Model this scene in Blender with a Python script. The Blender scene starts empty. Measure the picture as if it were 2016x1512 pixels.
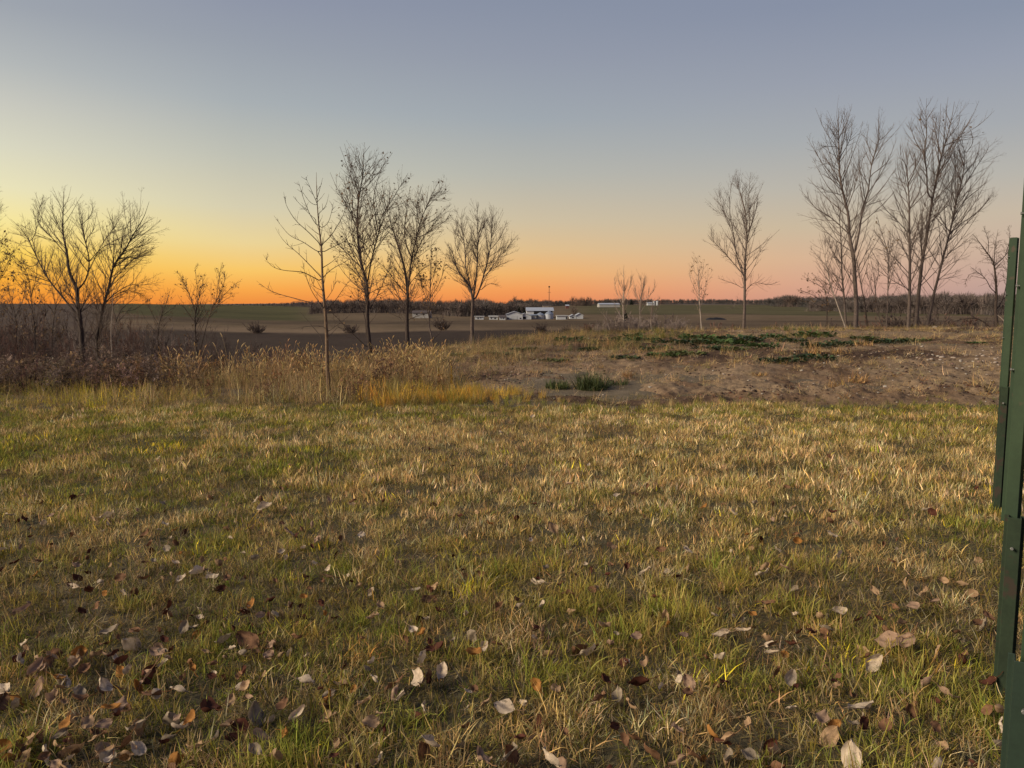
import bpy, math, random
import numpy as np
from math import radians as R_

rng = np.random.default_rng(7)
random.seed(7)
scene = bpy.context.scene
col = scene.collection

# ------------------------------------------------------------------ camera
F_PX, CX, CY = 1515.0, 1008.0, 756.0        # focal length and centre of the 2016 x 1512 photograph
PITCH, EYE = R_(6.0), 1.6
cam_d = bpy.data.cameras.new('camera')
cam = bpy.data.objects.new('camera', cam_d)
col.objects.link(cam)
cam.location = (0, 0, EYE)
cam.rotation_euler = (R_(90) - PITCH, 0, 0)
cam_d.sensor_width = 36
cam_d.lens = 36 * F_PX / 2016
cam_d.clip_start = 0.05
cam_d.clip_end = 20000
scene.camera = cam

# ------------------------------------------------------------------ sky (dusk gradient dome in the world)
def s2l(c):
    return tuple(((v / 255) / 12.92 if v / 255 <= 0.04045 else ((v / 255 + 0.055) / 1.055) ** 2.4) for v in c)

SKY_GAIN = 0.2872
SUN_AZ = -42.0
# columns by angle from the sunset azimuth: list of (elevation in degrees, sRGB)
SKY = [
 (0,   [(-3, (226,120,44)), (0, (243,145,50)), (1.7, (251,184,64)), (3.7, (252,218,104)), (6, (250,233,158)), (9, (238,230,190)), (12, (214,211,194)), (15, (186,189,189)), (18.5, (161,168,177)), (34, (124,136,160)), (60, (102,116,150))]),
 (9,   [(-3, (226,120,44)), (0, (241,141,50)), (1.5, (250,176,62)), (3.1, (250,209,94)), (5.0, (247,230,156)), (7.0, (234,227,186)), (9.5, (217,215,193)), (12, (200,200,190)), (14.3, (180,184,184)), (17.5, (158,164,173)), (30, (124,136,160)), (60, (102,116,150))]),
 (23,  [(-3, (218,118,50)), (0, (239,143,64)), (1.0, (249,170,76)), (2.3, (249,200,104)), (4.2, (235,212,152)), (6.6, (214,206,176)), (10, (191,192,180)), (13.5, (168,175,179)), (17, (153,160,171)), (20, (142,149,167)), (34, (118,129,158)), (60, (100,115,150))]),
 (43.5,[(-3, (206,108,60)), (0, (236,138,82)), (1.0, (243,158,92)), (2.2, (239,180,112)), (3.9, (224,191,142)), (6.0, (206,191,162)), (9.2, (182,182,173)), (13, (160,168,175)), (17, (147,154,169)), (20.5, (136,145,164)), (34, (112,125,157)), (60, (98,113,150))]),
 (62,  [(-3, (180,118,104)), (0, (205,151,132)), (1.3, (217,166,138)), (3.0, (217,180,147)), (5.2, (203,185,158)), (7.8, (186,181,170)), (11, (167,171,174)), (14.5, (153,159,172)), (19, (136,145,165)), (34, (110,124,157)), (60, (98,113,150))]),
 (76,  [(-3, (150,124,130)), (0, (178,152,148)), (1.5, (192,163,152)), (3.4, (202,177,158)), (5.6, (199,184,164)), (8, (183,180,172)), (11, (165,169,174)), (14.5, (151,158,173)), (17.5, (137,147,166)), (34, (110,124,157)), (60, (98,113,150))]),
 (120, [(-3, (128,118,138)), (0, (150,136,150)), (4, (178,158,164)), (9, (170,166,174)), (16, (142,151,174)), (34, (110,124,160)), (60, (96,110,150))]),
 (180, [(-3, (112,116,142)), (0, (130,132,156)), (5, (162,150,168)), (11, (168,162,174)), (20, (140,149,172)), (34, (112,125,160)), (60, (96,110,150))]),
]
world = bpy.data.worlds.new('World')
scene.world = world
world.use_nodes = True
nt = world.node_tree
for n in list(nt.nodes): nt.nodes.remove(n)
N = nt.nodes.new; L = nt.links.new
def mth(op, a, b=None, tree=None):
    t = tree or nt
    n = t.nodes.new('ShaderNodeMath'); n.operation = op
    for i, v in enumerate((a, b)):
        if v is None: continue
        if isinstance(v, (int, float)): n.inputs[i].default_value = v
        else: t.links.new(v, n.inputs[i])
    return n.outputs[0]
tc = N('ShaderNodeTexCoord'); sep = N('ShaderNodeSeparateXYZ'); L(tc.outputs['Generated'], sep.inputs[0])
elev = mth('MULTIPLY', mth('ARCSINE', sep.outputs[2]), 180 / math.pi)
hl = mth('SQRT', mth('ADD', mth('ADD', mth('MULTIPLY', sep.outputs[0], sep.outputs[0]), mth('MULTIPLY', sep.outputs[1], sep.outputs[1])), 1e-9))
sx, sy = math.sin(R_(SUN_AZ)), math.cos(R_(SUN_AZ))
dt = mth('ADD', mth('MULTIPLY', sep.outputs[0], sx), mth('MULTIPLY', sep.outputs[1], sy))
delta = mth('MULTIPLY', mth('ARCCOSINE', mth('MINIMUM', mth('MAXIMUM', mth('DIVIDE', dt, hl), -1.0), 1.0)), 180 / math.pi)
E0, E1 = -3.0, 60.0
fac = mth('DIVIDE', mth('SUBTRACT', elev, E0), E1 - E0)
prev = None
for k, (d, stops) in enumerate(SKY):
    cr = N('ShaderNodeValToRGB'); r = cr.color_ramp; r.interpolation = 'LINEAR'
    while len(r.elements) < len(stops): r.elements.new(0.5)
    for e, (el, c) in zip(r.elements, stops): e.position = (el - E0) / (E1 - E0)
    for e, (el, c) in zip(r.elements, stops):
        e.position = (el - E0) / (E1 - E0); e.color = (*s2l(c), 1)
    L(fac, cr.inputs[0])
    if prev is None: prev = cr.outputs[0]
    else:
        mr = N('ShaderNodeMapRange'); mr.interpolation_type = 'LINEAR'
        L(delta, mr.inputs[0]); mr.inputs[1].default_value = SKY[k - 1][0]; mr.inputs[2].default_value = d
        mx = N('ShaderNodeMix'); mx.data_type = 'RGBA'
        L(mr.outputs[0], mx.inputs[0]); L(prev, mx.inputs[6]); L(cr.outputs[0], mx.inputs[7])
        prev = mx.outputs[2]
bg = N('ShaderNodeBackground'); bg.inputs[1].default_value = SKY_GAIN; L(prev, bg.inputs[0])
wo = N('ShaderNodeOutputWorld'); L(bg.outputs[0], wo.inputs[0])

# ------------------------------------------------------------------ soft warm fill lamp, added to brighten the ground
fill_sun_d = bpy.data.lights.new('fill_sun', 'SUN')
fill_sun = bpy.data.objects.new('fill_sun', fill_sun_d); col.objects.link(fill_sun)
fill_sun_d.energy = 1.5
fill_sun_d.angle = R_(22)
fill_sun_d.color = (1.0, 0.90, 0.70)
az, el = R_(-110), R_(27)
from mathutils import Vector
fill_sun.rotation_euler = Vector((math.sin(az) * math.cos(el), math.cos(az) * math.cos(el), math.sin(el))).to_track_quat('Z', 'Y').to_euler()

scene.view_settings.view_transform = 'Standard'
scene.view_settings.look = 'None'
scene.view_settings.gamma = 1
scene.view_settings.exposure = 1.8
scene.view_settings.use_curve_mapping = False
scene.render.engine = 'CYCLES'
scene.cycles.use_denoising = True
scene.cycles.max_bounces = 5
scene.cycles.diffuse_bounces = 3
scene.cycles.transparent_max_bounces = 8

# ------------------------------------------------------------------ helpers
def ray(px, py):
    u, v = (px - CX) / F_PX, (CY - py) / F_PX
    return np.array([u, math.cos(PITCH) + v * math.sin(PITCH), -math.sin(PITCH) + v * math.cos(PITCH)])
def at(px, py, Y):
    d = ray(px, py); s = Y / d[1]
    return np.array([d[0] * s, Y, EYE + d[2] * s])
def xof(px, Y, z=0.0):
    return (px - CX) / F_PX * (Y * math.cos(PITCH) + (EYE - z) * math.sin(PITCH))
def project(x, y, z):
    dz = z - EYE
    dep = y * math.cos(PITCH) - dz * math.sin(PITCH)
    up = y * math.sin(PITCH) + dz * math.cos(PITCH)
    return CX + F_PX * x / dep, CY - F_PX * up / dep

def sst(a, b, x):
    t = np.clip((x - a) / (b - a), 0, 1); return t * t * (3 - 2 * t)

def _hash(ix, iy, seed):
    h = (ix.astype(np.int64) * 374761393 + iy.astype(np.int64) * 668265263 + seed * 974634777) & 0xffffffff
    h = ((h ^ (h >> 13)) * 1274126177) & 0xffffffff
    return ((h ^ (h >> 16)) & 0xffffff) / float(0xffffff)
def vnoise(x, y, seed=0):
    x = np.asarray(x, float); y = np.asarray(y, float)
    ix, iy = np.floor(x), np.floor(y); fx, fy = x - ix, y - iy
    fx = fx * fx * (3 - 2 * fx); fy = fy * fy * (3 - 2 * fy)
    a, b = _hash(ix, iy, seed), _hash(ix + 1, iy, seed)
    c, d = _hash(ix, iy + 1, seed), _hash(ix + 1, iy + 1, seed)
    return (a * (1 - fx) + b * fx) * (1 - fy) + (c * (1 - fx) + d * fx) * fy
def fbm(x, y, seed=0, octv=4):
    s, a, t = 0, 0.5, 0
    for o in range(octv):
        s = s + a * vnoise(np.asarray(x) * 2 ** o + 17.3 * o, np.asarray(y) * 2 ** o - 9.1 * o, seed + o); t += a; a *= 0.5
    return s / t

def pxof(x, Y):
    return CX + F_PX * np.asarray(x) / np.maximum(np.asarray(Y) * 0.9945 + 0.16, 0.5)

LAWN_EDGE = 11.7
def crest(px):
    rc = np.interp(px, [-400, 0, 300, 520, 640, 730, 850, 930, 1080, 1400, 1980, 2500], [13.5, 13.5, 14, 15.5, 17.5, 20, 25, 28, 30, 31.5, 33, 34])
    zc = np.interp(px, [-400, 0, 300, 520, 640, 850, 930, 1000, 1080, 1400, 1980, 2500], [-.1, -.05, 0, 0, 0.0, .02, .08, .22, .36, .5, .58, .6])
    return rc, zc
def height(x, Y):
    x = np.asarray(x, float); Y = np.asarray(Y, float)
    px = pxof(x, Y)
    rc, zc = crest(px)
    front = zc * sst(LAWN_EDGE, 17, Y) * (0.55 + 0.45 * sst(13, 31, Y))
    s = np.maximum(Y - rc, 0)
    drop = np.interp(s, [0, 3, 8, 18, 40, 90], [0, -.22, -.95, -2.4, -5.0, -8.5])
    near = front + drop
    ly = np.log(np.maximum(Y, 1))
    T = np.log([40, 80, 120, 200, 300, 450, 700, 1000, 1500, 2200, 3500, 6000])
    zmid = np.interp(ly, T, [-4.5, -7.2, -8.2, -8.6, -8.7, -7.8, -5.8, -4.2, -1.2, 0.8, -8, -40])
    zleft = np.interp(ly, T, [-4.2, -6.6, -7.6, -7.9, -7.0, -3.4, 0.6, 1.0, -1, -3, -12, -40])
    wl = 1 - sst(230, 560, px)
    far = zmid * (1 - wl) + zleft * wl
    w = sst(35, 95, Y)
    z = near * (1 - w) + far * w
    und = (fbm(x * .45, Y * .45, 3) - .5) * 0.10 * (1 - sst(14, 20, Y)) + (fbm(x * .02, Y * .006, 5) - .5) * 1.2 * sst(90, 250, Y)
    return z + und
def h1(x, Y): return float(height(np.array([x]), np.array([Y]))[0])

_FARY = np.geomspace(60, 2600, 900)
def far_ground(px, py):
    """distance at which the far ground shows at this height in the photograph"""
    x = (px - CX) / F_PX * (_FARY * .9945)
    z = height(x, _FARY)
    _, v = project(x, _FARY, z)
    vis = np.minimum.accumulate(v)
    k = np.argmin(np.abs(v - py) + (v > vis + .3) * 50)
    Y = _FARY[k]; xx = xof(px, Y, z[k])
    return xx, Y, h1(xx, Y)

def mesh_np(name, V, faces):
    """V (n,3); faces: list of (m,k) int arrays"""
    me = bpy.data.meshes.new(name)
    V = np.asarray(V, np.float32)
    me.vertices.add(len(V)); me.vertices.foreach_set('co', V.ravel())
    tot = sum(f.size for f in faces); nf = sum(len(f) for f in faces)
    me.loops.add(tot); me.polygons.add(nf)
    me.loops.foreach_set('vertex_index', np.concatenate([f.ravel() for f in faces]).astype(np.int32))
    ls, c = [], 0
    for f in faces:
        ls.append(c + np.arange(len(f)) * f.shape[1]); c += f.size
    me.polygons.foreach_set('loop_start', np.concatenate(ls).astype(np.int32))
    me.update(calc_edges=True)
    return me
def smooth(me): me.polygons.foreach_set('use_smooth', np.ones(len(me.polygons), bool))
def vcol(me, name, C):
    a = me.attributes.new(name, 'FLOAT_COLOR', 'POINT')
    C = np.asarray(C, np.float32)
    if C.shape[1] == 3: C = np.c_[C, np.ones(len(C), np.float32)]
    a.data.foreach_set('color', C.ravel())
def vflt(me, name, A):
    a = me.attributes.new(name, 'FLOAT', 'POINT'); a.data.foreach_set('value', np.asarray(A, np.float32))
def ob(name, me, mat=None, parent=None, loc=None):
    o = bpy.data.objects.new(name, me); col.objects.link(o)
    if mat is not None and not me.materials: me.materials.append(mat)
    if parent is not None: o.parent = parent
    if loc is not None: o.location = loc
    return o
def thing(name, label, cat, loc=(0, 0, 0), group=None, rz=0):
    o = bpy.data.objects.new(name, None); col.objects.link(o)
    o.empty_display_size = .1
    o.location = loc; o.rotation_euler = (0, 0, rz)
    tag(o, label, cat, group)
    return o
def tag(o, label, cat, group=None):
    o['label'] = label; o['category'] = cat
    if group: o['group'] = group
    return o
def stuff(o, label, cat):
    o['kind'] = 'stuff'; o['label'] = label; o['category'] = cat; return o
def struct(o, label=None):
    o['kind'] = 'structure'
    if label: o['label'] = label
    return o
class MB:
    """collects boxes and prisms into one mesh"""
    def __init__(s): s.v = []; s.f = []
    def add(s, V, Fs):
        b = len(s.v); s.v += [tuple(p) for p in V]; s.f += [tuple(i + b for i in f) for f in Fs]; return s
    def box(s, a, b):
        (x0, y0, z0), (x1, y1, z1) = a, b
        return s.add([(x0,y0,z0),(x1,y0,z0),(x1,y1,z0),(x0,y1,z0),(x0,y0,z1),(x1,y0,z1),(x1,y1,z1),(x0,y1,z1)],
                     [(0,3,2,1),(4,5,6,7),(0,1,5,4),(1,2,6,5),(2,3,7,6),(3,0,4,7)])
    def prism(s, poly, axis, a, b):
        """polygon in the two other axes, extruded along axis from a to b"""
        n = len(poly)
        def P(p, t):
            q = list(p); q.insert(axis, t); return tuple(q)
        V = [P(p, a) for p in poly] + [P(p, b) for p in poly]
        Fs = [tuple(range(n)), tuple(range(2 * n - 1, n - 1, -1))] + [(i, n + i, n + (i + 1) % n, (i + 1) % n) for i in range(n)]
        return s.add(V, Fs)
    def lathe(s, prof, n=16, c=(0, 0)):
        V, Fs = [], []
        for r, z in prof:
            for k in range(n):
                a = 2 * math.pi * k / n; V.append((c[0] + r * math.cos(a), c[1] + r * math.sin(a), z))
        for j in range(len(prof) - 1):
            for k in range(n):
                Fs.append((j*n+k, j*n+(k+1)%n, (j+1)*n+(k+1)%n, (j+1)*n+k))
        Fs.append(tuple(range(n-1, -1, -1))); Fs.append(tuple((len(prof)-1)*n + k for k in range(n)))
        return s.add(V, Fs)
    def build(s, name, mat, parent=None, sm=False):
        me = bpy.data.meshes.new(name); me.from_pydata(s.v, [], s.f)
        import bmesh
        bm = bmesh.new(); bm.from_mesh(me); bmesh.ops.recalc_face_normals(bm, faces=bm.faces); bm.to_mesh(me); bm.free()
        if sm: smooth(me)
        return ob(name, me, mat, parent)

# ------------------------------------------------------------------ materials
def material(name, color=(.5, .5, .5), rough=.8, attr=None, inst=None, blade=None, noise=None, trans=0.0, bump=0.0, bscale=40, metal=0.0, spots=None, spec=0.25, wave=None):
    """noise=(scale, amount): multiplies the colour by 1 +- amount; attr/inst: colour attribute on the mesh / on the instance"""
    m = bpy.data.materials.new(name); m.use_nodes = True
    t = m.node_tree; b = t.nodes['Principled BSDF']; l = t.links.new; n = t.nodes.new
    b.inputs['Roughness'].default_value = rough; b.inputs['Metallic'].default_value = metal
    b.inputs['Specular IOR Level'].default_value = spec
    def vm(op, a, bb):
        q = n('ShaderNodeVectorMath'); q.operation = op
        for i, v in enumerate((a, bb)):
            if isinstance(v, tuple): q.inputs[i].default_value = v
            else: l(v, q.inputs[i])
        return q.outputs[0]
    if attr:
        a = n('ShaderNodeAttribute'); a.attribute_name = attr; c = a.outputs['Color']
    elif inst:
        a = n('ShaderNodeAttribute'); a.attribute_type = 'INSTANCER'; a.attribute_name = inst; c = a.outputs['Color']
    else:
        a = n('ShaderNodeRGB'); a.outputs[0].default_value = (*color, 1); c = a.outputs[0]
    if blade:
        a2 = n('ShaderNodeAttribute'); a2.attribute_name = blade; c = vm('MULTIPLY', c, a2.outputs['Color'])
    geo = n('ShaderNodeTexCoord')
    if noise:
        for sc, am in (noise if isinstance(noise, list) else [noise]):
            tx = n('ShaderNodeTexNoise'); tx.inputs['Scale'].default_value = sc; tx.inputs['Detail'].default_value = 5; tx.inputs['Roughness'].default_value = .65
            l(geo.outputs['Object'], tx.inputs['Vector'])
            mr = n('ShaderNodeMapRange'); l(tx.outputs['Fac'], mr.inputs[0]); mr.inputs[1].default_value = .28; mr.inputs[2].default_value = .72
            mr.inputs[3].default_value = 1 - am; mr.inputs[4].default_value = 1 + am
            c = vm('MULTIPLY', c, mr.outputs[0])
    if spots:                                              # (scale, threshold, colour)
        tx = n('ShaderNodeTexNoise'); tx.inputs['Scale'].default_value = spots[0]; tx.inputs['Detail'].default_value = 6
        l(geo.outputs['Object'], tx.inputs['Vector'])
        mr = n('ShaderNodeMapRange'); l(tx.outputs['Fac'], mr.inputs[0]); mr.inputs[1].default_value = spots[1]; mr.inputs[2].default_value = spots[1] + .06
        mx = n('ShaderNodeMix'); mx.data_type = 'RGBA'; l(mr.outputs[0], mx.inputs[0]); l(c, mx.inputs[6]); mx.inputs[7].default_value = (*spots[2], 1)
        c = mx.outputs[2]
    l(c, b.inputs['Base Color'])
    if bump:
        tx = n('ShaderNodeTexNoise'); tx.inputs['Scale'].default_value = bscale; tx.inputs['Detail'].default_value = 6
        l(geo.outputs['Object'], tx.inputs['Vector'])
        bp = n('ShaderNodeBump'); bp.inputs['Strength'].default_value = bump; bp.inputs['Distance'].default_value = .02
        l(tx.outputs['Fac'], bp.inputs['Height']); l(bp.outputs[0], b.inputs['Normal'])
    if trans:
        tr = n('ShaderNodeBsdfTranslucent'); l(c, tr.inputs['Color'])
        ms = n('ShaderNodeMixShader'); ms.inputs[0].default_value = trans
        l(b.outputs[0], ms.inputs[1]); l(tr.outputs[0], ms.inputs[2]); l(ms.outputs[0], t.nodes['Material Output'].inputs[0])
    return m

M = {}
M['lawn'] = material('lawn_thatch', attr='col', rough=.95, noise=[(3, .25), (40, .45)], bump=.6, bscale=60)
M['field'] = material('field_soil', attr='col', rough=1, noise=[(.05, .18), (.5, .22)], spec=.05)
M['soil'] = material('bare_soil', attr='col', rough=1, noise=[(1.2, .22), (9, .3), (45, .35)], bump=1.0, bscale=18, spec=.05)
M['grass'] = material('grass_blade', inst='col', blade='bl', rough=.7, trans=.35, spec=.12)
M['bark'] = material('bark_grey_brown', (.115, .082, .066), rough=.9, noise=[(3, .25), (18, .3)], bump=.6, bscale=30)
M['bark_dark'] = material('bark_dark_brown', (.052, .035, .027), rough=.9, noise=[(4, .25), (22, .3)], bump=.7, bscale=30)
M['bark_pale'] = material('bark_pale', (.36, .28, .22), rough=.85, noise=[(3, .2), (18, .3)], bump=.4, bscale=30)
M['bark_ash'] = material('bark_ash_brown', (.16, .10, .06), rough=.9, noise=[(4, .25), (25, .3)], bump=.6, bscale=30)
M['twig'] = material('twig_brown', (.15, .108, .09), rough=.9, noise=(2, .25))
M['twig_dark'] = material('twig_dark_brown', (.10, .068, .052), rough=.9, noise=(2, .25))
M['twig_pale'] = material('twig_pale', (.27, .19, .14), rough=.9, noise=(2, .25))
M['leafdry'] = material('dry_tree_leaf', (.20, .12, .06), rough=.8, noise=(1.5, .4), trans=.3)

# ------------------------------------------------------------------ ground: one polar sheet, split by land cover
LC = dict(lawn=0, rough=1, plowed=2, green=3, stubble=4, hills=5)
def build_ground():
    azs = np.concatenate([np.arange(-180, -50, 6), np.arange(-50, 50.01, .26), np.arange(54, 181, 6)])
    azs[-1] = 180
    rs = [0.25]
    while rs[-1] < 9000: rs.append(rs[-1] * (1.03 if rs[-1] < 2000 else 1.12))
    rs = np.array(rs)
    A, Rr = np.meshgrid(np.radians(azs), rs, indexing='ij')
    X, Y = Rr * np.sin(A), Rr * np.cos(A)
    Z = height(X, Y)
    V = np.c_[X.ravel(), Y.ravel(), Z.ravel()]
    na, nr = A.shape
    i = (np.arange(na - 1)[:, None] * nr + np.arange(nr - 1)[None, :])
    Fq = np.stack([i, i + nr, i + nr + 1, i + 1], -1).reshape(-1, 4)
    fx, fy = X.ravel()[Fq].mean(1), Y.ravel()[Fq].mean(1)
    px = pxof(fx, fy); rc, zc = crest(px)
    nz = fbm(fx * .012, fy * .004, 21)
    cls = np.zeros(len(Fq), int)
    cls[(fy > LAWN_EDGE)] = LC['rough']
    yy = fy * (1 + (nz - .5) * .35)
    cls[fy > rc + 30] = LC['plowed']
    cls[(yy > 265)] = LC['stubble']
    cls[(yy > 440) & (px < 640) & (px > 190)] = LC['green']
    cls[(yy > 560) & (px > 1120)] = LC['green']
    cls[(yy > 1500)] = LC['hills']
    # colour
    x, y = X.ravel(), Y.ravel(); p = pxof(x, y)
    n1, n2 = fbm(x * .35, y * .5, 31), fbm(x * 1.7, y * 1.9, 41)
    C = np.zeros((len(x), 3))
    lawn = np.array([.075, .058, .028]) + (n1[:, None] - .5) * np.array([.05, .02, .02])
    rough = np.array([.115, .083, .05]) * (.6 + .8 * n2[:, None])
    rc, zc = crest(p)
    w = sst(LAWN_EDGE - .3, LAWN_EDGE + .5, y)[:, None]
    C = lawn * (1 - w) + rough * w
    nf = fbm(x * .010, y * .0035, 51); nb = fbm(x * .0015, y * .03, 61)
    plowed = np.array([.048, .032, .024]) * (.75 + .5 * nf[:, None])
    brown = np.array([.115, .077, .048]) * (.35 + 1.2 * nb[:, None]) * (.6 + .8 * fbm(x * .03, y * .012, 55)[:, None])
    tan = np.array([.125, .085, .05]) * (.8 + .4 * nf[:, None])
    green = np.array([.068, .060, .026]) * (.5 + 1.0 * nb[:, None])
    yyv = y * (1 + (fbm(x * .012, y * .004, 21) - .5) * .35)
    w1 = sst(24, 34, y - rc)[:, None]; C = C * (1 - w1) + plowed * w1
    w2 = sst(255, 275, yyv)[:, None]; C = C * (1 - w2) + brown * w2
    # pale stubble strips and green wheat strips
    st = (sst(.56, .62, fbm(x * .0008 + 3, np.log(np.maximum(y, 1)) * 9, 71)) * sst(280, 330, yyv))[:, None]
    C = C * (1 - .75 * st) + tan * .75 * st
    g1 = (sst(430, 450, yyv) * (1 - sst(1400, 1500, yyv)) * sst(180, 260, p) * (1 - sst(560, 660, p)))[:, None]
    C = C * (1 - g1) + green * g1
    g2 = (sst(560, 585, yyv) * (1 - sst(1400, 1500, yyv)) * sst(1090, 1180, p))[:, None]
    C = C * (1 - .8 * g2) + green * .8 * g2
    hl = (1 - sst(150, 260, p))[:, None] * sst(200, 300, y)[:, None]
    C = C * (1 - hl) + np.array([.075, .052, .04]) * hl
    wh = sst(1500, 1700, y)[:, None]; C = C * (1 - wh) + np.array([.10, .085, .085]) * wh
    names = {0: ('lawn', 'mown lawn of olive and straw coloured grass'), 1: ('rough_bank', 'uncut bank falling away behind the lawn'), 2: ('plowed_field', 'dark plowed field in the valley'),
             3: ('green_field', 'strips of green field on the far slope'), 4: ('stubble_field', 'brown and tan fields across the valley'), 5: ('far_hills', 'low hills on the horizon')}
    for k, (nm, lab) in names.items():
        f = Fq[cls == k]
        if not len(f): continue
        u, inv = np.unique(f, return_inverse=True)
        me = mesh_np(nm, V[u], [inv.reshape(f.shape)]); smooth(me); vcol(me, 'col', np.clip(C[u], .01, 1))
        struct(ob(nm, me, M['lawn'] if k < 2 else M['field']), lab)
build_ground()

# bare soil sheet on the right: fine grid with clods and ruts
def soil_mask(x, Y):
    px = pxof(x, Y)
    n = fbm(x * .5, Y * .35, 81)
    left = np.interp(Y, [11, 13, 16, 20, 26, 33], [1080, 1000, 900, 880, 900, 960]) + (n - .5) * 200
    rc, _ = crest(px)
    return sst(-25, 60, px - left) * sst(LAWN_EDGE + .1 + (n - .5) * .8, LAWN_EDGE + .7 + (n - .5) * .8, Y) * (1 - sst(rc - 3.5, rc - .5, Y) * .5)
def soil_height(x, Y):
    m = soil_mask(x, Y)
    # lumpy edge next to the lawn, shallow drifts further up
    n = fbm(x * 1.1, Y * .8, 91, 5); n2 = fbm(x * 4.2, Y * 3.4, 95, 4); d = fbm(x * .28 + Y * .12, Y * .55, 97, 3)
    edge = sst(11.8, 12.3, Y) * (1 - sst(12.8, 15, Y)) * sst(1150, 1500, pxof(x, Y))
    return height(x, Y) - .05 + .055 * sst(0, .3, m) + m * ((n - .4) * .16 + (n2 - .5) * .085 + (fbm(x * 11, Y * 9, 99, 3) - .5) * .04 + (d - .45) * .22) + edge * (.01 + (n - .45) * .14 + (n2 - .5) * .12)
def build_soil():
    Ys = np.geomspace(11.2, 34, 330); ts = np.linspace(-.16, .86, 460)
    T, Yg = np.meshgrid(ts, Ys, indexing='ij'); X = T * Yg
    Z = soil_height(X, Yg)
    m = soil_mask(X, Yg)
    x, y = X.ravel(), Yg.ravel()
    V = np.c_[x, y, Z.ravel()]
    na, nr = T.shape
    i = (np.arange(na - 1)[:, None] * nr + np.arange(nr - 1)[None, :])
    Fq = np.stack([i, i + nr, i + nr + 1, i + 1], -1).reshape(-1, 4)
    Fq = Fq[(m.ravel()[Fq]).max(1) > .02]
    u, inv = np.unique(Fq, return_inverse=True)
    n1, n2 = fbm(x * .25 + y * .1, y * .5, 101), fbm(x * 2.2, y * 1.6, 111)
    dark, mid, pale = np.array([.060, .036, .024]), np.array([.130, .079, .047]), np.array([.196, .131, .079])
    t = np.clip((n1 - .5) * 2.6 + (n2 - .5) * 1.3 + .5 - .28 * (1 - sst(12.2, 13.8, y)) + .12, 0, 1)[:, None]
    C = np.where(t < .5, dark + (mid - dark) * t * 2, mid + (pale - mid) * (t - .5) * 2)
    me = mesh_np('bare_soil', V[u], [inv.reshape(Fq.shape)]); smooth(me); vcol(me, 'col', C[u])
    struct(ob('bare_soil', me, M['soil']), 'graded bare brown soil rising to a low crest')
build_soil()

# ------------------------------------------------------------------ scatter with geometry nodes (for what nobody could count)
def var_collection(name, meshes, mat):
    c = bpy.data.collections.new(name)
    for i, me in enumerate(meshes):
        if not me.materials: me.materials.append(mat)
        o = bpy.data.objects.new('%s_%02d' % (name, i), me); c.objects.link(o)
    return c
def scatter(name, P, rot, scl, var, C, coll):
    me = bpy.data.meshes.new(name)
    n = len(P); me.vertices.add(n); me.vertices.foreach_set('co', np.asarray(P, np.float32).ravel())
    a = me.attributes.new('rot', 'FLOAT_VECTOR', 'POINT'); a.data.foreach_set('vector', np.asarray(rot, np.float32).ravel())
    a = me.attributes.new('scl', 'FLOAT_VECTOR', 'POINT'); S = np.asarray(scl, np.float32)
    if S.ndim == 1: S = np.repeat(S[:, None], 3, 1)
    a.data.foreach_set('vector', S.ravel())
    a = me.attributes.new('var', 'INT', 'POINT'); a.data.foreach_set('value', np.asarray(var, np.int32))
    a = me.attributes.new('col', 'FLOAT_COLOR', 'POINT'); a.data.foreach_set('color', np.c_[C, np.ones(n)].astype(np.float32).ravel())
    o = ob(name, me)
    g = bpy.data.node_groups.new(name, 'GeometryNodeTree')
    g.interface.new_socket('Geometry', in_out='INPUT', socket_type='NodeSocketGeometry')
    g.interface.new_socket('Geometry', in_out='OUTPUT', socket_type='NodeSocketGeometry')
    gi, go = g.nodes.new('NodeGroupInput'), g.nodes.new('NodeGroupOutput')
    ci = g.nodes.new('GeometryNodeCollectionInfo'); ci.inputs['Collection'].default_value = coll
    ci.inputs['Separate Children'].default_value = True; ci.inputs['Reset Children'].default_value = True
    ip = g.nodes.new('GeometryNodeInstanceOnPoints'); ip.inputs['Pick Instance'].default_value = True
    def na(nm, ty):
        q = g.nodes.new('GeometryNodeInputNamedAttribute'); q.data_type = ty; q.inputs['Name'].default_value = nm
        return q.outputs[0]
    g.links.new(gi.outputs[0], ip.inputs['Points']); g.links.new(ci.outputs[0], ip.inputs['Instance'])
    g.links.new(na('var', 'INT'), ip.inputs['Instance Index'])
    er = g.nodes.new('FunctionNodeEulerToRotation'); g.links.new(na('rot', 'FLOAT_VECTOR'), er.inputs[0])
    g.links.new(er.outputs[0], ip.inputs['Rotation']); g.links.new(na('scl', 'FLOAT_VECTOR'), ip.inputs['Scale'])
    g.links.new(ip.outputs[0], go.inputs[0])
    md = o.modifiers.new('scatter', 'NODES'); md.node_group = g
    return o

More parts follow.
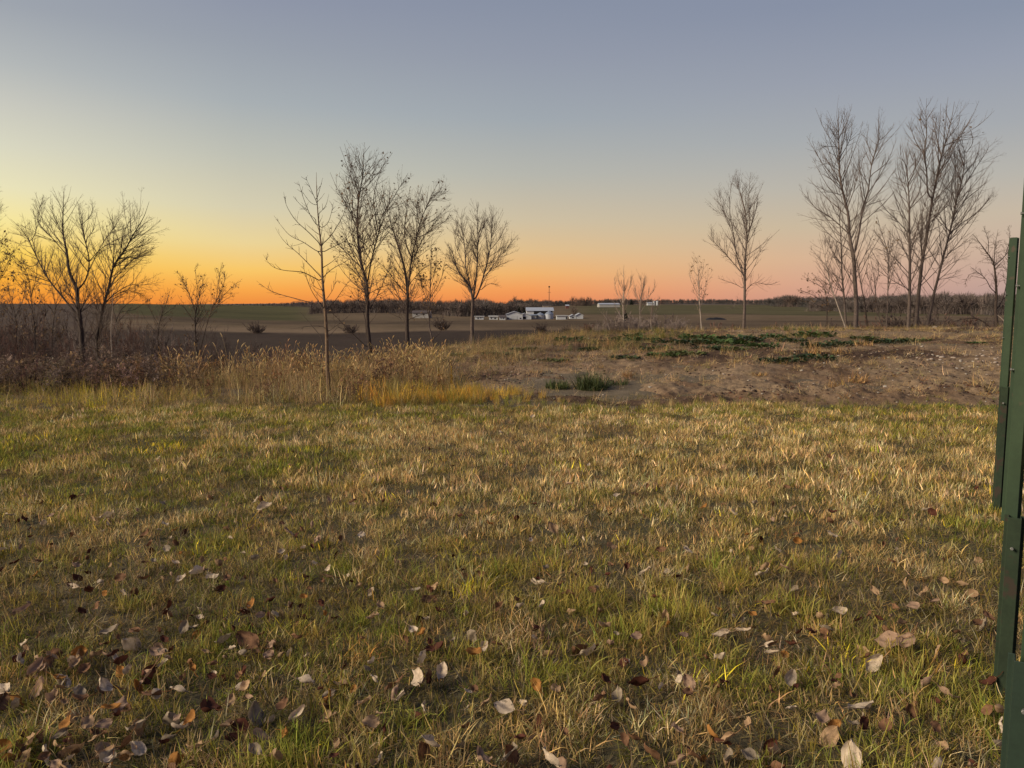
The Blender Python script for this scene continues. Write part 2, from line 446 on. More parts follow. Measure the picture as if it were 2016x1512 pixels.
def blades(nb, hmin, hmax, w, spread, lean, curl, seg=3, flat=0.0):
    """a tuft: bent tapered blades; returns V, faces, blade colour"""
    V, T, Q, C = [], [], [], []
    for b in range(nb):
        a = rng.uniform(0, 2 * math.pi); rr = spread * math.sqrt(rng.uniform())
        p = np.array([rr * math.cos(a), rr * math.sin(a), -.012])
        h = rng.uniform(hmin, hmax); a2 = rng.uniform(0, 2 * math.pi)
        tilt = abs(rng.normal(0, lean)); 
        if rng.uniform() < flat: tilt = rng.uniform(1.0, 1.45)
        d0 = tilt; sd = np.array([-math.sin(a2), math.cos(a2), 0]) * (w * rng.uniform(.6, 1.3))
        tw = rng.uniform(0, math.pi); sd = np.array([math.cos(a2 + tw), math.sin(a2 + tw), 0]) * np.linalg.norm(sd)
        cl = curl * rng.uniform(-.3, 1.3)
        pts = [p]
        for k in range(seg):
            t = d0 + cl * (k + .5) / seg
            t = min(t, 1.75)
            p = p + np.array([math.cos(a2) * math.sin(t), math.sin(a2) * math.sin(t), math.cos(t)]) * h / seg
            pts.append(p)
        base = len(V)
        for k in range(seg):
            wk = 1 - .75 * (k / seg) ** 1.5
            V += [pts[k] - sd * wk, pts[k] + sd * wk]
        V.append(pts[seg])
        for k in range(seg - 1): Q.append([base + 2*k, base + 2*k + 1, base + 2*k + 3, base + 2*k + 2])
        T.append([base + 2*seg - 2, base + 2*seg - 1, base + 2*seg])
        br = rng.uniform(.6, 1.35)
        hue = np.array([1 + rng.normal(0, .10), 1, 1 + rng.normal(0, .12)])
        if rng.uniform() < .22: hue = np.array([1.5, 1.36, 1.35]) * rng.uniform(.8, 1.3)       # a dead pale blade
        C += [np.clip(hue * br, .2, 2.6)] * (2 * seg + 1)
    return np.array(V), np.array(T), np.array(Q), np.array(C)
def tuft_mesh(name, *a, **k):
    V, T, Q, C = blades(*a, **k)
    me = mesh_np(name, V, [T, Q] if len(Q) else [T]); vcol(me, 'bl', C); return me

def jitter_grid(x0f, x1f, Y0, Y1, dens):
    """random points with Y in [Y0,Y1], x between two functions of Y; dens per m2"""
    out = []
    Ys = np.linspace(Y0, Y1, max(2, int((Y1 - Y0) / .25) + 1))
    for a, b in zip(Ys[:-1], Ys[1:]):
        m = (a + b) / 2; n = rng.poisson(dens * (b - a) * (x1f(m) - x0f(m)))
        out.append(np.c_[rng.uniform(x0f(m), x1f(m), n), rng.uniform(a, b, n)])
    return np.concatenate(out)

GREEN, OLIVE, TAN, STRAW, ORANGE, BROWN, YELLOW = [np.array(c) for c in
    [(.225, .225, .036), (.325, .265, .060), (.49, .348, .140), (.66, .52, .27), (.43, .26, .075), (.23, .165, .085), (.66, .52, .04)]]

lawn_vars = [tuft_mesh('lawn_tuft', int(rng.integers(20, 30)), .03, .085, .0023, .08, .75, 1.1, flat=.22) for _ in range(7)] + \
            [tuft_mesh('lawn_tuft', int(rng.integers(26, 36)), .05, .13, .0022, .08, .75, 1.5, flat=.18) for _ in range(5)] + \
            [tuft_mesh('lawn_tuft', int(rng.integers(14, 22)), .04, .10, .0022, .09, 1.2, .5, flat=.6) for _ in range(4)]
NV_NEAR = len(lawn_vars)
lawn_vars += [tuft_mesh('stubble_tuft', int(rng.integers(9, 14)), .035, .085, .0042, .085, .32, .5, seg=2, flat=.12) for _ in range(6)]
NV_LONG = len(lawn_vars)
lawn_vars += [tuft_mesh('long_tuft', int(rng.integers(26, 36)),   .08, .17, .0024, .085, .75, 1.7, seg=4, flat=.12) for _ in range(4)]
lawn_coll = var_collection('grass_tuft', lawn_vars, M['grass'])

def lawn_colors(x, y):
    p = pxof(x, y)
    a, b, c = fbm(x * .55, y * .75, 201), fbm(x * 1.6, y * 2.0, 211), fbm(x * .22, y * .4, 221)
    n = len(x)
    # tan weight: strongest in the middle right between 5 and 10 m; green weight: near the camera, at left, far right strip
    tanw = .45 + .95 * sst(450, 1000, p) * sst(4.2, 6, y) * (1 - .8 * sst(9.3, 10.4, y)) + .25 * sst(5, 8, y) + (a - .5) * 2.8 + (b - .5) * 1.6
    tanw -= .9 * sst(1450, 1700, p) * sst(8.0, 9, y) + .35 * (1 - sst(3.2, 4.8, y))
    green = .26 + (c - .5) * 2.4 + (.5 - a) * 1.6 + (.5 - b) * 1.2 + .55 * (1 - sst(2.8, 4.3, y)) - .6 * sst(3.4, 4.6, y) * sst(450, 900, p) * (1 - sst(9, 10, y)) + .35 * (1 - sst(350, 750, p)) * sst(4, 6, y) + .45 * sst(10, 11, y)
    r = np.mod(.42 * rng.uniform(0, 1, n) + _hash(np.floor(x / .16 + a * 3), np.floor(y / .20 + b * 3), 271), 1)
    wt = np.stack([np.clip(green, .05, 2) * .9, np.full(n, .55), np.clip(tanw, .05, 2) * 1.2, np.clip(tanw - .25, .03, 1) * .7, np.full(n, .05) + .12 * np.clip(a - .5, 0, 1), np.full(n, .20), np.full(n, .03)], 1)
    # yellow streak on the left at 8 m
    ys = np.exp(-((y - 8.35 - .25 * (b - .5)) / .22) ** 2) * sst(90, 170, p) * (1 - sst(395, 430, p)) * sst(.25, .42, vnoise(x * 1.3, y * 0 + 3, 77) + .1)
    ys = ys * sst(.42, .62, fbm(x * 2.2, y * 3, 275))
    wt[:, 6] += 9 * ys
    cw = np.cumsum(wt, 1); cw /= cw[:, -1:]
    k = (r[:, None] > cw).sum(1)
    pal = np.array([GREEN, OLIVE, TAN, STRAW, ORANGE, BROWN, YELLOW])
    C = pal[k] * rng.uniform(.75, 1.25, (n, 1)) * (1 + rng.normal(0, .06, (n, 3)))
    return np.clip(C, .01, .9), k, ys
def build_lawn():
    f0 = lambda m: -.72 * m - 1.2
    f1 = lambda m: .72 * m + 1.2
    P = np.concatenate([jitter_grid(f0, f1, 1.3, 4, 560), jitter_grid(f0, f1, 4, 7, 420), jitter_grid(f0, f1, 7, 12.3, 380)])
    x, y = P[:, 0], P[:, 1]
    edge = LAWN_EDGE + .3 + (fbm(x * .7, y * 0, 231) - .5) * 1.8
    keep = y < edge; x, y = x[keep], y[keep]
    C, k, ys = lawn_colors(x, y)
    n = len(x)
    thin = .8 * fbm(x * 4.6, y * 4.0, 241, 3) + .2 * fbm(x * 1.3, y * 1.5, 245, 3)
    keep = rng.uniform(0, 1, n) < np.clip(.42 + .8 * sst(.34, .60, thin), .3, 1)
    x, y, C, k, ys, thin = x[keep], y[keep], C[keep], k[keep], ys[keep], thin[keep]
    n = len(x)
    z = height(x, y)
    lng = fbm(x * .9, y * 1.1, 251)
    s = .9 * (.5 + .6 * rng.uniform(0, 1, n)) * (.5 + .6 * lng + .65 * sst(.36, .66, thin)) * (1 + .9 * ys)
    var = rng.integers(0, NV_NEAR, n)
    stub = rng.uniform(0, 1, n) < .75 * sst(4.0, 6.5, y); var[stub] = NV_NEAR + rng.integers(0, NV_LONG - NV_NEAR, stub.sum())
    lush = (k <= 1) & (fbm(x * 1.1, y * 1.3, 261) + .25 * rng.uniform(0, 1, n) > .72) & (y < 4.6); var[lush] = NV_LONG + rng.integers(0, len(lawn_vars) - NV_LONG, lush.sum())
    s[lush] = np.clip(s[lush], .6, 1.0)
    gap = thin < .44; var[gap] = NV_NEAR - 4 + rng.integers(0, 4, gap.sum()); s[gap] = rng.uniform(.7, 1.2, gap.sum()); C[gap] = C[gap] * np.array([.72, .66, .62])
    far = y > 6.5
    S = np.c_[s * (1 + .25 * far), s * (1 + .25 * far), s * (.95 + .25 * far * (k > 1))]
    rot = np.c_[rng.normal(0, .12, n), rng.normal(0, .12, n), rng.uniform(0, 6.28, n)]
    o = scatter('lawn_grass', np.c_[x, y, z], rot, S, var, C, lawn_coll)
    # flattened dead thatch under the standing blades
    P = np.concatenate([jitter_grid(f0, f1, 1.3, 4.5, 300), jitter_grid(f0, f1, 4.5, 8, 170), jitter_grid(f0, f1, 8, 13, 90)]); x, y = P[:, 0], P[:, 1]; n = len(x)
    pal = np.array([TAN * .5, BROWN * .8, OLIVE * .42, GREEN * .5, STRAW * .6]); kk = rng.choice(5, n, p=[.3, .24, .24, .12, .10])
    th = scatter('lawn_thatch', np.c_[x, y, height(x, y)], np.c_[rng.normal(0, .15, n), rng.normal(0, .15, n), rng.uniform(0, 6.28, n)], rng.uniform(.8, 1.35, n), NV_NEAR - 4 + rng.integers(0, 4, n), np.clip(pal[kk] * rng.uniform(.7, 1.25, (n, 1)), .01, .9), lawn_coll)
    stuff(th, 'flattened dead grass matted under the standing blades', 'thatch')
    stuff(o, 'short mixed green and straw coloured grass covering the lawn', 'grass')
build_lawn()

# ------------------------------------------------------------------ taller growth behind the lawn
def seedhead(base, d, L, r, n=5):
    """spindle along a drooping line"""
    V, Q = [], []
    p = np.array(base, float); d = np.array(d, float)
    prof = [.25, .9, 1, .75, .1]
    side = np.cross(d, [0, 0, 1]); side /= (np.linalg.norm(side) + 1e-6); up = np.cross(side, d)
    for j, f in enumerate(prof):
        for k in range(n):
            a = 2 * math.pi * k / n
            V.append(p + (side * math.cos(a) + up * math.sin(a)) * r * f)
        d = d + np.array([0, 0, -.16]); d /= np.linalg.norm(d); p = p + d * L / 4
    for j in range(4):
        for k in range(n): Q.append([j*n+k, j*n+(k+1)%n, (j+1)*n+(k+1)%n, (j+1)*n+k])
    return V, Q
def foxtail_mesh(nst, hmin, hmax, heads=True, spread=.12, lean=.22, leafy=5):
    V, T, Q, C = blades(leafy * nst, hmin * .4, hmax * .75, .0035, spread, .45, 1.3, seg=3)
    V, T, Q, C = list(V), list(T), list(Q), list(C)
    for s in range(nst):
        a = rng.uniform(0, 6.28); rr = spread * math.sqrt(rng.uniform())
        p = np.array([rr * math.cos(a), rr * math.sin(a), -.02]); az_ = rng.uniform(0, 6.28); t = abs(rng.normal(0, lean)); h = rng.uniform(hmin, hmax)
        pts = [p]
        for k in range(4):
            t += rng.uniform(0, .14); p = p + np.array([math.cos(az_) * math.sin(t), math.sin(az_) * math.sin(t), math.cos(t)]) * h / 4; pts.append(p)
        w = .0022; br = rng.uniform(.8, 1.35)
        for k in range(4):
            b = len(V)
            for (cx_, cy_) in ((-w, -w), (w, -w), (0, w)):
                V.append(pts[k] + np.array([cx_, cy_, 0])); C.append([br] * 3)
            for (cx_, cy_) in ((-w, -w), (w, -w), (0, w)):
                V.append(pts[k+1] + np.array([cx_, cy_, 0]) * .8); C.append([br] * 3)
            Q += [[b, b+1, b+4, b+3], [b+1, b+2, b+5, b+4], [b+2, b, b+3, b+5]]
        if heads:
            d = pts[4] - pts[3]; d /= np.linalg.norm(d)
            v, q = seedhead(pts[4], d, rng.uniform(.06, .13), rng.uniform(.007, .012))
            b = len(V); V += v; C += [[br * 1.25, br * 1.2, br * 1.15]] * len(v); Q += [[i + b for i in f] for f in q]
    me = mesh_np('tall_grass', np.array(V), [np.array(T), np.array(Q)]); vcol(me, 'bl', np.clip(np.array(C), .2, 2.6)); return me
def weed_mesh(h, nbr=9, fluffy=True):
    """a dead forb: upright stem, side branchlets, fluffy seed clusters"""
    V, T, Q, C = [], [], [], []
    def strip(p, q, w, c):
        d = q - p; s = np.cross(d, [rng.normal(), rng.normal(), rng.normal()]); s = s / (np.linalg.norm(s) + 1e-6) * w
        u = np.cross(d, s); u = u / (np.linalg.norm(u) + 1e-6) * w
        b = len(V); V.extend([p - s, p + s * .5 + u, p + s * .5 - u, q - s * .6, q + s * .3 + u * .6, q + s * .3 - u * .6]); C.extend([c] * 6)
        Q.extend([[b, b+1, b+4, b+3], [b+1, b+2, b+5, b+4], [b+2, b, b+3, b+5]])
    for st in range(3):
        p = np.array([rng.normal(0, .05), rng.normal(0, .05), -.03]); d = np.array([rng.normal(0, .18), rng.normal(0, .18), 1]); d /= np.linalg.norm(d)
        hh = h * rng.uniform(.6, 1.05); c = np.array([1, 1, 1]) * rng.uniform(.6, 1)
        pts = [p]
        for k in range(5):
            d = d + rng.normal(0, .07, 3); d /= np.linalg.norm(d); q = pts[-1] + d * hh / 5; strip(pts[-1], q, .004 * (1 - k * .12), c); pts.append(q)
        for b_ in range(nbr):
            t = rng.uniform(.3, 1) * 4.99; i = int(t); p0 = pts[i] + (pts[i+1] - pts[i]) * (t - i)
            a = rng.uniform(0, 6.28); e = np.array([math.cos(a), math.sin(a), rng.uniform(.4, 1.3)]); e /= np.linalg.norm(e)
            L_ = hh * rng.uniform(.1, .28) * (1.1 - .1 * t); q = p0 + e * L_; strip(p0, q, .0022, c)
            if fluffy:
                cl = np.array([1.25, 1.2, 1.25]) * rng.uniform(.75, 1.6)
                for m in range(int(rng.integers(4, 9))):
                    o = q + rng.normal(0, .018, 3); s = rng.uniform(.006, .018)
                    b = len(V); V.extend([o + rng.normal(0, s, 3) for _ in range(3)]); C.extend([cl * rng.uniform(.8, 1.2)] * 3); T.append([b, b+1, b+2])
        for m in range(6):                                  # shrivelled leaves
            t = rng.uniform(.05, .8) * 4.99; i = int(t); o = pts[i] + rng.normal(0, .03, 3)
            b = len(V); e = rng.normal(0, 1, 3); e[2] -= .6; e /= np.linalg.norm(e); s = np.cross(e, rng.normal(0, 1, 3)); s /= np.linalg.norm(s)
            V.extend([o, o + e * .03 + s * .009, o + e * .06, o + e * .03 - s * .009]); C.extend([np.array([.75, .7, .65]) * rng.uniform(.7, 1.3)] * 4); Q.append([b, b+1, b+2, b+3])
    me = mesh_np('dry_weed', np.array(V), [np.array(T), np.array(Q)] if T else [np.array(Q)]); vcol(me, 'bl', np.clip(np.array(C), .1, 2.5)); return me

fox_coll = var_collection('seeded_grass', [foxtail_mesh(6, .45, .85) for _ in range(6)], M['grass'])
mat_coll = var_collection('matted_grass', [tuft_mesh('matted', 34, .15, .42, .0033, .16, .8, 1.5, seg=4, flat=.3) for _ in range(6)], M['grass'])
upr_coll = var_collection('upright_grass', [tuft_mesh('upright', 30, .14, .38, .0038, .09, .28, .6, seg=3) for _ in range(6)], M['grass'])
weed_coll = var_collection('weed_stem', [weed_mesh(.62) for _ in range(6)], M['grass'])

def zone(name, label, cat, coll, nv, pxr, yr, dens, cols, smin, smax, maskf=None, hmul=(1, 1), tilt=.12, zf=height):
    f0 = lambda m: xof(pxr[0], m); f1 = lambda m: xof(pxr[1], m)
    P = jitter_grid(f0, f1, yr[0], yr[1], dens); x, y = P[:, 0], P[:, 1]
    if maskf is not None:
        k = rng.uniform(0, 1, len(x)) < maskf(x, y, pxof(x, y)); x, y = x[k], y[k]
    n = len(x)
    if not n: return
    pal = np.array([c for c, w in cols]); w = np.array([w for c, w in cols], float)
    kk = rng.choice(len(pal), n, p=w / w.sum())
    C = np.clip(pal[kk] * rng.uniform(.7, 1.3, (n, 1)) * (1 + rng.normal(0, .05, (n, 3))), .01, .9)
    s = rng.uniform(smin, smax, n) * (.35 + 1.3 * fbm(x * .8, y * .6, 301))
    S = np.c_[s, s, s * rng.uniform(hmul[0], hmul[1], n)]
    rot = np.c_[rng.normal(0, tilt, n), rng.normal(0, tilt, n), rng.uniform(0, 6.28, n)]
    stuff(scatter(name, np.c_[x, y, zf(x, y)], rot, S, rng.integers(0, nv, n), C, coll), label, cat)

c_ = lambda *v: np.array(v)
# left: yellow-green fringe, then mauve brown weeds; middle: tan seeded grass with matted brown in front; orange strip; green fringe
zone('fringe_grass', 'yellow green uncut grass along the left lawn edge', 'grass', mat_coll, 6, (-150, 470), (11.0, 13.8), 42,
     [(OLIVE * .9, 3), (YELLOW * .9, 4), (GREEN * .8, 1.5), (TAN * .65, 2), (ORANGE * .8, .8)], .5, .95, lambda x, y, p: np.clip(.12 + 3.0 * (fbm(x * .8, y, 311) - .36), 0, 1) * (1 - .8 * sst(250, 470, p)) * (y > 11.85 + (fbm(x * .55, y * .3, 441) - .5) * 2.6))
zone('mauve_weeds', 'dead brown weeds with pale fluffy seed tops at left', 'weeds', weed_coll, 6, (-200, 430), (13.0, 19.5), 11,
     [(c_(.128, .085, .058), 4), (c_(.19, .135, .10), 2.5), (c_(.085, .057, .04), 2), (c_(.2, .13, .06), 1.5)], .8, 1.2, lambda x, y, p: .95 - .75 * sst(250, 420, p))
zone('brown_weeds', 'rusty brown dead weeds between the grass clumps', 'weeds', weed_coll, 6, (180, 900), (11.9, 18), 14,
     [(c_(.16, .09, .045), 3), (c_(.11, .07, .045), 2), (c_(.22, .12, .05), 1)], .5, .85, lambda x, y, p: np.clip(.15 + 2.5 * (fbm(x * .9, y * .7, 321) - .42), 0, 1))
zone('matted_grass', 'matted dead brown grass at the foot of the bank', 'grass', mat_coll, 6, (-150, 880), (11.0, 16.5), 44,
     [(TAN * .8, 3), (BROWN, 3), (c_(.26, .17, .085), 3), (OLIVE * .75, 1.4), (STRAW * .75, 1)], .6, 1.1, lambda x, y, p: np.clip(.3 + 2.2 * (fbm(x * .7, y * .8, 331) - .3), 0, 1) * (y > 11.85 + (fbm(x * .55, y * .3, 441) - .5) * 2.6))
zone('seeded_grass', 'tall tan grass with drooping seed heads around the young trees', 'grass', fox_coll, 6, (300, 905), (12.8, 21), 13,
     [(c_(.45, .32, .145), 4), (c_(.54, .42, .22), 1.3), (c_(.32, .21, .10), 3), (c_(.38, .24, .10), 1.5)], .4, .88, lambda x, y, p: np.clip(.25 + 2.3 * (fbm(x * .6, y * .6, 341) - .3), 0, 1) * (1 - .7 * sst(820, 905, p)) * sst(290, 420, p + (y - 13) * 20))
zone('bank_grass', 'matted tan grass running up the bank to the crest', 'grass', mat_coll, 6, (640, 1500), (13.2, 31), 24,
     [(TAN * .7, 4), (BROWN * .8, 2), (c_(.24, .16, .085), 3), (OLIVE * .5, .7)], .5, 1.0, lambda x, y, p: np.clip(.35 + 2.2 * (fbm(x * .7, y * .5, 351) - .34), 0, 1) * (1 - sst(1000, 1120, p + (20 - y) * 25) * (1 - .55 * (1 - sst(1200, 1500, p)) * sst(16, 20, y))), zf=lambda x, y: np.maximum(height(x, y), soil_height(x, y)))
zone('orange_grass', 'upright orange and gold grass strip at the lawn edge', 'grass', upr_coll, 6, (690, 1090), (11.1, 13.4), 110,
     [(c_(.54, .32, .055), 4), (c_(.56, .37, .06), 3), (c_(.36, .26, .1), 2), (c_(.24, .22, .05), 1.5)], .6, 1.15, lambda x, y, p: sst(690, 850, p) * (1 - sst(930, 1090, p)) * np.clip(.3 + 3.0 * (fbm(x * .9, y * 1.2, 361) - .36), 0, 1) * (y > 11.85 + (fbm(x * .55, y * .3, 441) - .5) * 2.6))
zone('edge_grass', 'green and olive grass where the lawn meets the soil', 'grass', upr_coll, 6, (780, 2120), (11.15, 12.3), 50,
     [(OLIVE * .8, 4), (GREEN * .8, 2.2), (c_(.2, .2, .05), 2), (TAN * .8, 2)], .3, .62, lambda x, y, p: (.3 + .7 * (1 - sst(1100, 1300, p))) * np.clip(.35 + 2 * (fbm(x * .9, y * 1.2, 371) - .3), 0, 1))
zone('crest_grass', 'dry tan grass along the crest of the soil', 'grass', mat_coll, 6, (950, 2150), (26.5, 33.5), 9,
     [(TAN * .7, 4), (c_(.24, .16, .08), 3), (OLIVE * .55, 1.6), (BROWN * .8, 1)], .3, .75, lambda x, y, p: np.clip(.25 + 2.4 * (fbm(x * .4, y * .5, 381) - .36), 0, 1) * (.25 + .75 * sst(26, 31, y)) * (1 - .55 * sst(1750, 1900, p)), zf=lambda x, y: np.maximum(height(x, y), soil_height(x, y)))
zone('soil_straw', 'scattered dead straw lying on the bare soil', 'straw', mat_coll, 6, (880, 2150), (12.0, 31), 15,
     [(TAN * .9, 3), (c_(.44, .31, .165), 4), (BROWN, 2), (ORANGE * .8, .6)], .25, .75, lambda x, y, p: np.clip(.22 + 2.6 * (fbm(x * .5, y * .6, 391) - .38), 0, 1), hmul=(.5, .9), tilt=.3, zf=soil_height)

zone('weed_cover', 'low green weeds and grass greening the top of the soil slope', 'weeds', upr_coll, 6, (1040, 1740), (20.5, 30), 9,
     [(c_(.075, .10, .028), 4), (c_(.055, .075, .026), 3), (OLIVE * .6, 2), (TAN * .7, 1.2)], .35, .8, lambda x, y, p: np.clip(-.1 + 3.2 * (fbm(x * .4, y * .45, 421) - .42), 0, 1) * sst(1040, 1180, p) * (1 - sst(1600, 1740, p)), zf=lambda x, y: np.maximum(height(x, y), soil_height(x, y)))
zone('straggling_tufts', 'straggling taller tufts where the lawn runs into the weeds', 'grass', mat_coll, 6, (-150, 1150), (9.9, 12.4), 16,
     [(OLIVE * .75, 3), (TAN * .65, 3), (GREEN * .7, 1.5), (YELLOW * .6, 1.2), (BROWN, 1.5)], .25, .62, lambda x, y, p: np.clip(-.35 + 3.4 * (fbm(x * .55, y * .9, 451) - .36) + .55 * sst(10.2, 12, y), 0, 1))
# clods of soil along the lawn edge and over the slope
def lump(name, sub=2, rough=.35, flat=.65):
    import bmesh
    bm = bmesh.new(); bmesh.ops.create_icosphere(bm, subdivisions=sub, radius=1)
    sd = rng.uniform(0, 100)
    for v in bm.verts:
        n = fbm(np.array([v.co.x * 1.3 + sd]), np.array([v.co.y * 1.3 + v.co.z * 1.7 + sd]), 7, 3)[0] - .5
        v.co *= 1 + n * rough * 2.2; v.co.z *= flat
    me = bpy.data.meshes.new(name); bm.to_mesh(me); bm.free(); vcol(me, 'bl', np.ones((len(me.vertices), 3))); return me
M['clod'] = material('soil_clod', inst='col', rough=1, noise=(3, .3), spec=.05)
clod_coll = var_collection('soil_clod', [lump('clod', 2, .5, .7) for _ in range(5)], M['clod'])
zone('soil_clods', 'loose dark clods and crumbs over the bare soil', 'soil clods', clod_coll, 5, (900, 2150), (12.0, 31), 60,
     [(c_(.06, .037, .027), 3), (c_(.105, .07, .05), 3), (c_(.18, .135, .095), 2)], .006, .028, lambda x, y, p: np.clip(.2 + 2.4 * (fbm(x * .8, y * .8, 401) - .36), 0, 1) * soil_mask(x, y), zf=soil_height)
zone('edge_clods', 'turned dark clods of earth banked up along the lawn edge', 'soil clods', clod_coll, 5, (1350, 2150), (11.9, 13.4), 70,
     [(c_(.058, .036, .026), 3), (c_(.085, .052, .036), 2), (c_(.085, .038, .022), 1)], .008, .036, lambda x, y, p: np.clip(.2 + 3 * (fbm(x * .9, y * .9, 411) - .45), 0, 1), zf=soil_height)

# ------------------------------------------------------------------ trees
def resample(P, n, Rad=None, smoothit=True):
    P = np.asarray(P, float)
    if smoothit and len(P) > 2:
        Q = []
        E = np.vstack([2 * P[0] - P[1], P, 2 * P[-1] - P[-2]])
        for i in range(1, len(E) - 2):
            for t in np.linspace(0, 1, 6, endpoint=False):
                a, b, c, d = E[i-1], E[i], E[i+1], E[i+2]
                Q.append(.5 * (2*b + (c-a)*t + (2*a-5*b+4*c-d)*t*t + (3*b-a-3*c+d)*t**3))
        Q.append(P[-1]); P = np.array(Q)
    s = np.r_[0, np.cumsum(np.linalg.norm(np.diff(P, axis=0), axis=1))]
    t = np.linspace(0, s[-1], n)
    return np.stack([np.interp(t, s, P[:, k]) for k in range(P.shape[1])], 1)
def tubes(P, Rd, k):
    """P (B,n,3), Rd (B,n) -> V, Q (k-sided tubes with tip)"""
    B, n, _ = P.shape
    T = np.gradient(P, axis=1); T /= np.linalg.norm(T, axis=2, keepdims=True) + 1e-9
    ref = np.where(np.abs(T[:, :1, 2:3]) > .8, np.array([1., .3, 0])[None, None], np.array([0, 0, 1.])[None, None])
    S = np.cross(T, np.broadcast_to(ref, T.shape)); S /= np.linalg.norm(S, axis=2, keepdims=True) + 1e-9
    U = np.cross(S, T)
    a = 2 * np.pi * np.arange(k) / k
    V = P[:, :, None] + Rd[:, :, None, None] * (np.cos(a)[None, None, :, None] * S[:, :, None] + np.sin(a)[None, None, :, None] * U[:, :, None])
    V = V.reshape(-1, 3)
    b = (np.arange(B) * n * k)[:, None, None] + (np.arange(n - 1) * k)[None, :, None] + np.arange(k)[None, None, :]
    b2 = (np.arange(B) * n * k)[:, None, None] + (np.arange(n - 1) * k)[None, :, None] + ((np.arange(k) + 1) % k)[None, None, :]
    Q = np.stack([b, b2, b2 + k, b + k], -1).reshape(-1, 4)
    return V, Q
def tube_mesh(name, groups):
    Vs, Qs, c = [], [], 0
    for P, Rd, k in groups:
        V, Q = tubes(P, Rd, k); Vs.append(V); Qs.append(Q + c); c += len(V)
    me = mesh_np(name, np.concatenate(Vs), [np.concatenate(Qs)]); smooth(me); return me
def grow(P, Rd, per_m, t0, t1, ang, angsd, ratio, up, wig, npts, rmin, maxlen, minlen, r, opposite=False, tipgrow=0):
    """children of all branches (B,n,3) at once"""
    B, n, _ = P.shape
    Ls = np.linalg.norm(np.diff(P, axis=1), axis=2).sum(1)
    cnt = r.poisson(np.maximum(per_m * Ls, .4))
    idx = np.repeat(np.arange(B), cnt)
    if not len(idx): return None
    t = t0 + (t1 - t0) * r.uniform(0, 1, len(idx)) ** .85
    f = t * (n - 1); i = np.minimum(f.astype(int), n - 2); fr = (f - i)[:, None]
    base = P[idx, i] * (1 - fr) + P[idx, i + 1] * fr
    rb = Rd[idx, i] * (1 - fr[:, 0]) + Rd[idx, i + 1] * fr[:, 0]
    T = P[idx, i + 1] - P[idx, i]; T /= np.linalg.norm(T, axis=1, keepdims=True) + 1e-9
    rv = r.normal(0, 1, T.shape); S = rv - (rv * T).sum(1, keepdims=True) * T; S /= np.linalg.norm(S, axis=1, keepdims=True) + 1e-9
    a = np.clip(r.normal(ang, angsd, len(idx)), .15, 1.6)[:, None]
    d = T * np.cos(a) + S * np.sin(a)
    Lc = np.clip(Ls[idx] * ratio * (1 - .86 * t) * r.uniform(.55, 1.3, len(idx)), minlen, maxlen)
    pts = [base]; p = base
    for k in range(npts - 1):
        d = d + np.array([0, 0, up])[None] / (npts - 1) + r.normal(0, wig, d.shape); d /= np.linalg.norm(d, axis=1, keepdims=True)
        p = p + d * (Lc / (npts - 1))[:, None]; pts.append(p)
    Pc = np.stack(pts, 1)
    r0 = np.maximum(np.minimum(rb * .72, Lc * .0065 + rmin), rmin)
    Rc = r0[:, None] * (1 - np.linspace(0, 1, npts)[None] * .75); Rc = np.maximum(Rc, rmin * .55)
    return Pc, Rc
def leaf_bits(P, n, size, r, low=.0):
    """small folded leaves hanging near the ends of the last branches"""
    B = len(P); idx = r.integers(0, B, n); j = r.integers(P.shape[1] // 2, P.shape[1], n)
    o = P[idx, j]; d = r.normal(0, 1, (n, 3)); d[:, 2] -= .7; d /= np.linalg.norm(d, axis=1, keepdims=True)
    s = np.cross(d, r.normal(0, 1, (n, 3))); s /= np.linalg.norm(s, axis=1, keepdims=True) + 1e-9
    u = np.cross(s, d); z = size * r.uniform(.6, 1.3, (n, 1))
    V = np.stack([o, o + d * z * .5 + s * z * .32 + u * z * .1, o + d * z, o + d * z * .5 - s * z * .32 + u * z * .1], 1).reshape(-1, 3)
    b = np.arange(n)[:, None] * 4
    return V, np.concatenate([np.c_[b, b + 1, b + 2], np.c_[b, b + 2, b + 3]])

